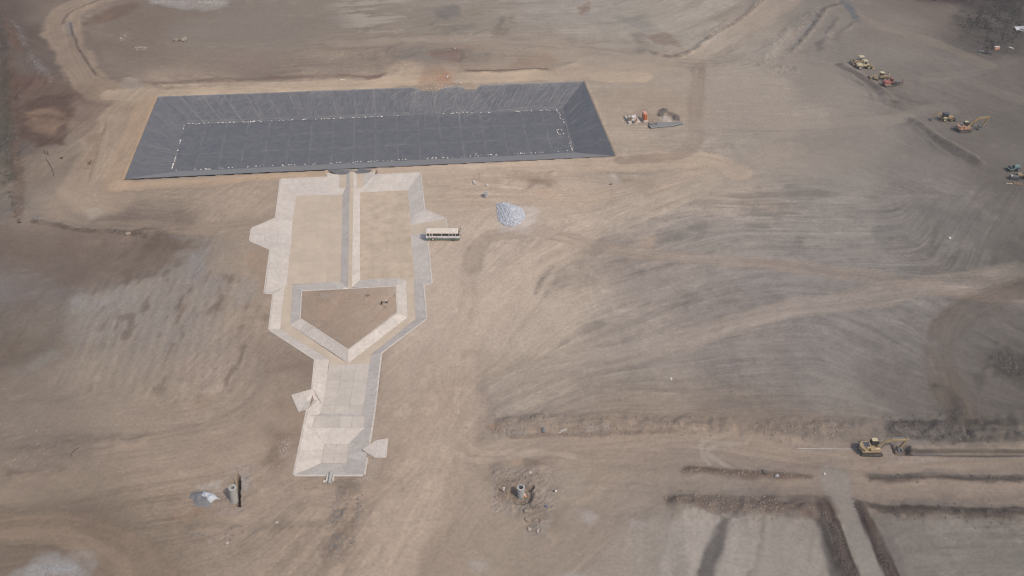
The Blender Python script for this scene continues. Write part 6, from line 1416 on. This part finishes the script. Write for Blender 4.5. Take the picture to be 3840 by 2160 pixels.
x, y = in_poly(HEAP, 2200); dh = sdf(hp, x, y); z_extra = 1.55*np.sin(np.clip(dh/4.2, 0, 1)*math.pi/2)
H_save = H; r_ = sz(len(x), .10, .34, 1.8)
o = rocks(x, y, r_, 'heaprock', 'heap_stones', 'broken pale grey stones heaped on the soil right of the coach', 'stones', zoff=z_extra)
mound([(706,1866),(733,1841),(763,1837),(800,1855),(830,1868),(804,1878),(792,1902),(756,1913),(729,1897),(719,1877)], 1.1, 'wetgrey', 'sand_heap', 'dark grey damp sand heap left of the leaning shaft', 'sand heap', peak=2.2, seed=31)
mound([(733,1860),(755,1855),(764,1840),(800,1856),(828,1868),(804,1876),(788,1890),(775,1884),(766,1870),(746,1871)], 1.0, 'heaprock', 'gravel_heap', 'whitish gravel tipped on top of the dark grey sand heap', 'gravel heap', peak=1.6, seed=41, zo=.45, rough=.16)
mound([(2470,440),(2490,431),(2518,444),(2520,457),(2482,460)], .9, 'paleclod', 'soil_heap', 'pale tan soil heap right of the orange cabinet', 'soil heap', peak=2.6, seed=51)
mound([(2461,432),(2470,412),(2486,404),(2503,408),(2512,420),(2495,421),(2478,440)], .5, 'darkrock', 'soil_heap', 'dark crescent of damp soil behind the pale heap', 'soil heap', peak=1.4, seed=61, rough=.14)
mound([(2521,433),(2535,429),(2549,440),(2546,451),(2524,453)], .55, 'darkrock', 'soil_heap', 'small dark soil heap at the right end of the crescent', 'soil heap', peak=1.4, seed=71, rough=.14)
put(cat_xy(on_line([(1825,1598),(2000,1592),(2300,1590),(2700,1604),(3150,1608),(3310,1612)], 1500, 3.4), on_line([(1850,1622),(2200,1622),(2400,1618)], 700, 1.6)), .09, .42, 'tanrock', 'bank_rubble', 'brown rubble along the low bank beside the lower road', 'rubble')
put(cat_xy(on_line([(2190,1615),(2280,1608)], 200, 1.2), on_line([(1870,1618),(2000,1626)], 240, 1.3)), .1, .3, 'greyrock', 'bank_gravel', 'grey gravel at the foot of the low bank', 'gravel', small=True)
put(on_line([(2095,1624),(2112,1616),(2122,1614)], 24, .3, 0), .2, .42, 'block', 'pale_stones', 'row of pinkish white stones in the rubble bank', 'stones')
put(on_line([(3330,1606),(3600,1600),(3850,1602)], 800, 4.2), .1, .42, 'darkrock', 'ridge_rubble', 'dark rubble along the long spoil ridge above the excavator trench', 'rubble')
put(on_line([(3350,1628),(3600,1630),(3850,1632)], 900, 3.0), .08, .3, 'greycl', 'ridge_clods', 'grey clods on the near side of the long spoil ridge', 'clods', small=True)
put(cat_xy(on_line([(2500,1885),(2700,1895),(2900,1910),(3110,1915)], 800, 3.6), on_line([(2560,1765),(2800,1778),(3050,1792)], 260, 1.2)), .1, .38, 'tanrock', 'verge_rubble', 'brown rubble on the lower verge left of the dark trench', 'rubble')
put(cat_xy(on_line([(3320,1918),(3500,1928),(3860,1932)], 420, 2.6), on_line([(3250,1788),(3500,1793),(3860,1797)], 420, .9)), .1, .38, 'darkrock', 'verge_rubble', 'dark rubble on the lower verge right of the crossing track', 'rubble')
put(cat_xy(on_line([(3078,1890),(3118,1995),(3188,2190)], 700, 2.3), on_line([(3212,1880),(3268,1998),(3356,2190)], 320, 1.1)), .09, .36, 'darkrock', 'trench_clods', 'dark brown clods filling the two oblique trenches at lower right', 'clods')
put(in_poly([(3690,1320),(3760,1295),(3860,1330),(3860,1450),(3760,1430)], 350, .9), .1, .5, 'darkrock', 'dark_rubble', 'very dark rubble at the right edge of the view', 'rubble')
put(cat_xy(in_poly([(1840,1760),(2070,1745),(2110,1840),(2080,1900),(1960,1900),(1850,1890)], 1300, .8), in_poly([(1960,1890),(2060,1900),(2070,2000),(2010,2040),(1970,1990)], 900, .7)), .07, .26, 'tanrock', 'shaft_rubble', 'brown clods dug out round the tall manhole', 'clods')
put(cat_xy(on_line([(1280,1800),(1275,1950),(1255,2110)], 420, 2.2), on_line([(1330,1810),(1345,1900),(1320,2050)], 200, 1.0), on_line([(700,2008),(930,1998),(1250,1988)], 260, 1.4), on_line([(1245,1930),(1262,1990)], 60, .8)), .08, .34, 'greycl', 'mound_clods', 'brown clods on the low mounds below the lower pool', 'clods')
put(cat_xy(on_line([(1425,1420),(1412,1560),(1395,1690)], 500, 1.1), on_line([(1380,1740),(1420,1740),(1375,1790),(1200,1800),(1110,1795)], 500, 1.3), in_poly([(1030,1625),(1105,1625),(1095,1760),(1030,1760)], 500, .7)), .06, .22, 'paleclod', 'edge_clods', 'pale clods along the edges of the lower pool', 'clods', small=True)
put(cat_xy(on_line([(55,85),(90,160),(130,240),(190,310)], 380, 1.6), on_line([(245,95),(270,140),(285,160)], 60, 1.0), in_poly([(100,800),(160,800),(225,840),(180,850),(100,830)], 110, .6)), .1, .5, 'greycl', 'roadside_stones', 'grey stones along the verge of the upper left dirt road', 'stones')
put(cat_xy(on_line([(10,0),(30,300),(60,700),(75,860)], 1100, 4.5), on_line([(200,838),(330,862),(560,885),(700,900)], 360, 1.4)), .09, .4, 'greycl', 'verge_stones', 'grey brown stones scattered along the left edge of the site', 'stones', small=True)
put(cat_xy(in_poly([(250,1120),(330,1085),(520,1090),(560,1120),(420,1180),(300,1190)], 500, 1.2), in_poly([(300,1100),(820,1060),(900,1180),(780,1320),(340,1320)], 800, 1.3), in_poly([(690,940),(780,945),(810,1060),(700,1040)], 400, .5)), .06, .24, 'greyrock', 'field_gravel', 'grey gravel strewn over the striped field on the left', 'gravel', small=True)
put(cat_xy(in_poly([(540,-5),(875,-5),(840,25),(760,42),(650,26),(565,16)], 900, .4)), .1, .34, 'block', 'pale_gravel', 'whitish gravel spread at the top edge left of centre', 'gravel', small=True)
put(in_poly([(90,2165),(140,2118),(240,2098),(310,2112),(318,2165),(200,2170)], 1500, .3), .06, .22, 'greyrock', 'pale_gravel', 'pale grey gravel patch at the bottom left corner', 'gravel', small=True)
put(cat_xy(in_poly([(2860,200),(3060,20),(3110,30),(3000,200),(2930,260),(2840,250)], 900, .7), on_line([(2860,-5),(2730,95),(2620,190),(2560,210)], 420, 1.4)), .12, .42, 'paleclod', 'ramp_rubble', 'pale rubble beside the wide road at the top right', 'rubble', small=True)
put(on_line([(3150,-10),(3195,30),(3222,75)], 420, 1.8), .12, .42, 'wetgrey', 'ditch_stones', 'blue grey stones lining the bend of the upper right track', 'stones', small=True)
put(cat_xy(on_line([(3146,236),(3200,275),(3330,388),(3400,402)], 340, 2.2), on_line([(3408,440),(3500,520),(3695,632)], 340, 2.4)), .09, .32, 'greycl', 'berm_clods', 'clods on the two long berms beside the parked machines', 'clods', small=True)
put(in_poly([(1178,1090),(1262,1088),(1250,1128),(1185,1132)], 340, .4), .06, .2, 'paleclod', 'island_rubble', 'patch of broken rubble on the island under the dividing wall', 'rubble', small=True)
put(in_poly([(1432,1147),(1452,1145),(1452,1156),(1436,1157)], 60, .2), .05, .18, 'greyrock', 'stone_chips', 'small pile of grey stone chips beside the two island workers', 'stones')
put(cat_xy(in_poly([(1230,160),(1650,150),(1900,200),(1840,240),(1500,250),(1250,290)], 500, .8), in_poly([(1500,0),(2500,0),(2500,150),(1700,130)], 700, .8), in_poly([(250,60),(1200,40),(1200,280),(400,280)], 500, .8)), .07, .28, 'tanrock', 'scattered_stones', 'brown stones scattered over the rough ground beyond the pond', 'stones', small=True)
put(cat_xy(in_poly([(2200,900),(3840,700),(3840,1560),(2000,1540)], 260, .8), in_poly([(0,1560),(700,1560),(700,1760),(0,1780)], 260, .9), in_poly([(690,1980),(900,1970),(900,2070),(700,2070)], 50, .6), in_poly([(1400,1400),(2000,1400),(2300,2150),(900,2150)], 300, .3)), .05, .22, 'block', 'pale_pebbles', 'pale pebbles scattered thinly over the graded soil', 'pebbles', small=True)
put(cat_xy(in_poly([(500,172),(520,168),(556,172),(558,184),(510,182)], 70, 0), in_poly([(445,125),(470,124),(475,140),(450,150)], 30, 0)), .2, .5, 'paleclod', 'broken_lumps', 'broken orange brown lumps lying beyond the upper left road', 'rubble')
# single boulders
icm = {}
def boulder(px, py, r, mt, label, cat='boulder', flat=.6):
    p = PG(px, py); rg = np.random.default_rng(int(px*7+py)); import bmesh
    b = bmesh.new(); bmesh.ops.create_icosphere(b, subdivisions=2, radius=1.0)
    for v in b.verts:
        n = Vector(v.co).normalized(); k = 1+.28*float(vn(np.array([n.x*3+px]), np.array([n.y*3+n.z*2.1+py]), 1.0, 5)[0]); v.co = Vector((n.x*r*k*1.15, n.y*r*k*.9, n.z*r*k*flat))
    me_ = bpy.data.meshes.new('boulder'); b.to_mesh(me_); b.free(); me_.materials.append(M[mt]); o = bpy.data.objects.new('boulder', me_); COL.objects.link(o)
    o.location = p+Vector((0, 0, r*flat*.35)); o.rotation_euler = (0, 0, rg.random()*6); tag(o, label, cat)
for a in [(690,150,1.5,'tanrock','large rounded pale boulder, right one of the pair at the upper left'), (660,152,1.2,'tanrock','smaller flat boulder, left one of the pair at the upper left'),
 (1982,1917,.7,'tanrock','pale boulder casting a dark shadow below the tall manhole'), (1976,1948,.5,'tanrock','pointed pale stone lower left of the shadowed boulder'), (2008,1950,.45,'tanrock','brown stone right of the pointed pale stone'), (2029,1959,.4,'tanrock','small rounded stone at the right of the dug soil fan'), (2018,1990,.4,'paleclod','pale stone at the bottom of the dug soil fan'), (2029,1990,.42,'tanrock','brown stone touching the pale one at the fan bottom'), (1985,1985,.4,'paleclod','small pale stone left of the fan bottom'),
 (1988,1773,.4,'paleclod','single stone on the soil above the tall manhole'), (1860,1866,.35,'tanrock','small brown stone left of the tall manhole'), (480,878,.8,'tanrock','pale lump on the scarp at the left of the site','lump'), (2868,1772,.6,'darkrock','dark boulder on the shoulder of the lower road'), (2913,1784,.38,'greyrock','pale grey boulder right of the dark one on the lower road shoulder'),
 (3092,1777,.28,'block','white stone at the crossing of the lower roads'), (1038,1959,.32,'paleclod','single pale stone below the lower pool, left side'), (853,2037,.35,'paleclod','pale stone near the bottom left mound'), (3560,893,.45,'block','lone white stone on the dark soil at the right'), (1703,184,.8,'tanrock','brown boulder at the rim of the reddish pool patch'), (2333,454,.3,'block','small white stone left of the pump slab'), (2455,453,.3,'paleclod','small pale stone at the foot of the pale soil heap'), (1853,1281,.25,'block','tiny white stone alone on the open soil right of the basin'), (2516,1421,.4,'block','white stone on the grey ground right of centre')]: boulder(*a)
# ------------------------------------------------------------------ bare trees and scrub at the top right
def tree(px, py, h, label, lean=0.0, seed=1):
    rg = random.Random(seed); p = PG(px, py); t = empty('bare_tree', p, rg.random()*6, label, 'tree', 'bare trees at the top right corner')
    tr = MB(); cr = MB()
    def br(a, d, L_, r, lev):
        n = 2; m = tr if lev == 0 else cr
        for i in range(n):
            b_ = a+d*(L_/n); m.cyl(a, b_, r, 5 if lev < 2 else 3, r*.78, caps=False); r *= .78; a = b_; d = (d+Vector((rg.gauss(0, .12), rg.gauss(0, .12), .05))).normalized()
        if lev >= 4 or r < .006: return
        for k in range(4 if lev < 3 else 3):
            ax = Vector((rg.gauss(0, 1), rg.gauss(0, 1), rg.gauss(.25, .35))).normalized(); nd = (d*.75+ax*.75).normalized(); br(a-d*(L_*rg.random()*.45), nd, L_*rg.uniform(.5, .75), r*.7, lev+1)
    br(Vector((0, 0, -.1)), Vector((lean, 0, 1)).normalized(), h*.42, h*.024, 0)
    tr.obj('trunk', M['bark'], t); cr.obj('crown', M['twig'], t)
for k, (px, py, h, lean, lab) in enumerate([(3757,152,8.5,.15,'tall bare tree leaning right, nearest the pink crate'), (3797,160,4.5,.1,'short bare tree on the track side at the right edge'), (3636,118,6,-.1,'bare tree at the left tip of the dark scrub'), (3655,85,6.5,.05,'bare tree behind the left tip of the scrub'), (3690,110,5.5,0,'bare tree in the middle of the scrub'), (3715,75,6,.1,'bare tree in the back of the scrub'), (3745,60,7,0,'tall bare tree behind the leaning one'), (3790,90,7,.1,'bare tree just left of the white sheeting'), (3670,50,5.5,0,'bare tree at the back left of the scrub'), (3700,140,4,0,'low bare tree in front of the scrub'), (3730,30,6,0,'bare tree at the top edge of the view'), (3820,40,7,0,'bare tree in the top right corner'), (3640,20,4.5,0,'small bare tree near the top edge left of the scrub')]): tree(px, py, h, lab, lean, seed=k+40)
def scrub(pts, n, hmax, mt, name, label, cat, clump=.8, blades=9):
    x, y = in_poly(pts, n, clump); z = hgt(x, y); vs = []; fs = []
    for a, b_, c in zip(x, y, z):
        s_ = hmax*(.35+.65*rr.random())
        for k in range(blades):
            an = rr.random()*6.283; el = .5+rr.random()*.9; L_ = s_*(.5+.5*rr.random()); w_ = .03+.04*rr.random()
            d = np.array([math.cos(an)*math.cos(el), math.sin(an)*math.cos(el), math.sin(el)]); q_ = np.array([-math.sin(an), math.cos(an), 0])*w_; o_ = np.array([a, b_, c-.05])
            i = len(vs); vs += [o_-q_, o_+q_, o_+d*L_]; fs.append((i, i+1, i+2))
    return tag(mesh_obj(name, vs, fs, M[mt]), label, cat, None, 'stuff')
scrub([(3585,95),(3620,50),(3700,5),(3850,-20),(3850,150),(3760,175),(3720,215),(3690,200),(3640,150)], 900, 1.5, 'twig', 'dry_scrub', 'dark dry scrub under the bare trees at top right', 'scrub')
scrub([(3280,-20),(3850,-20),(3850,15),(3500,10)], 500, 1.2, 'twig', 'dry_scrub', 'brown scrub along the top right edge', 'scrub')
scrub([(-20,0),(25,60),(55,500),(90,840),(60,870),(-20,700)], 420, .8, 'leaf', 'roadside_weeds', 'dull green weeds along the left edge', 'weeds')
for pts, lab in (([(165,568),(185,568),(185,580),(168,580)], 'small green weed clump below the dark red soil patch'), ([(325,604),(345,604),(345,618),(325,618)], 'green weed clump beside the left dirt track'), ([(66,826),(84,826),(84,842),(66,842)], 'green weed clump at the end of the left ditch'), ([(225,590),(236,590),(236,598),(225,598)], 'tiny weed clump between the ditch and the track')):
    scrub(pts, 12, .7, 'leaf', 'weed_clump', lab, 'weeds', clump=0, blades=22)
# odds and ends at the grove
t = place(empty('pink_crate', (0, 0, 0), 0, 'faded pink crate at the near edge of the scrub', 'crate'), 3736, 184, 8); MB().box((0, 0, .5), (1.9, 1.0, 1.0)).obj('crate_body', M['orangetop'], t, bevel=.03); MB().box((0, 0, 1.02), (1.95, 1.05, .06)).obj('lid', M['block'], t)
t = place(empty('white_sheeting', (0, 0, 0), 0, 'heap of white sheeting among the trees at the right edge', 'sheeting'), 3822, 112, 0)
for k, (a, b_, c, d_x, d_y, rz) in enumerate([(-.8,0,.5,2.6,2.2,.2),(1.2,1.0,.6,3.0,2.0,-.3),(.4,-1.4,.3,2.4,1.6,.5),(2.0,-.4,.7,2.2,2.6,.1)]):
    MB().box((a, b_, c), (d_x, d_y, .12), (.35-.2*k, .25*(-1)**k, rz)).obj('sheet', M['tarp'], t)
t = place(empty('white_sheet', (0, 0, 0), 0, 'small white plastic sheet lying on the track by the grove', 'sheet'), 3792, 180, -30); MB().box((0, 0, .12), (1.8, .7, .06), (.1, .08, 0)).obj('sheet_body', M['tarp'], t)
t = place(empty('scrap_heap', (0, 0, 0), 0, 'heap of dark scrap and tyres at the tip of the scrub', 'scrap heap'), 3695, 199, 0)
for k in range(9):
    a, b_ = random.uniform(-2, 2), random.uniform(-1, 1)
    if k % 2: MB().ring((a, b_, .05), .5, .28, .25, 16).obj('tyre', M['black'], t)
    else: MB().box((a, b_, .35), (1.1, .6, .5), (.3, .2, k)).obj('scrap_piece', M['engine' if k % 4 else 'greymetal'], t, bevel=.03)
t = place(empty('black_hose', (0, 0, 0), 0, 'thin dark bent hose lying on the soil near the left edge', 'hose'), 172, 596, 0)
q0 = t.location; pts = spline([(172,596),(185,615),(197,638),(203,662)], 4); m = MB()
for a, b_ in zip(pts[:-1], pts[1:]): m.cyl(PG(*a)-q0+Vector((0, 0, .08)), PG(*b_)-q0+Vector((0, 0, .08)), .09, 6)
m.obj('hose_tube', M['dark'], t)
t = place(empty('dead_branch', (0, 0, 0), 0, 'curved dead branch on the rough ground at the lower left', 'branch'), 266, 1716, 0)
q0 = t.location; pts = spline([(266,1716),(270,1700),(282,1688),(299,1679)], 4); m = MB()
for a, b_ in zip(pts[:-1], pts[1:]): m.cyl(PG(*a)-q0+Vector((0, 0, .1)), PG(*b_)-q0+Vector((0, 0, .1)), .05, 6)
m.obj('limb', M['bark'], t)

haze()
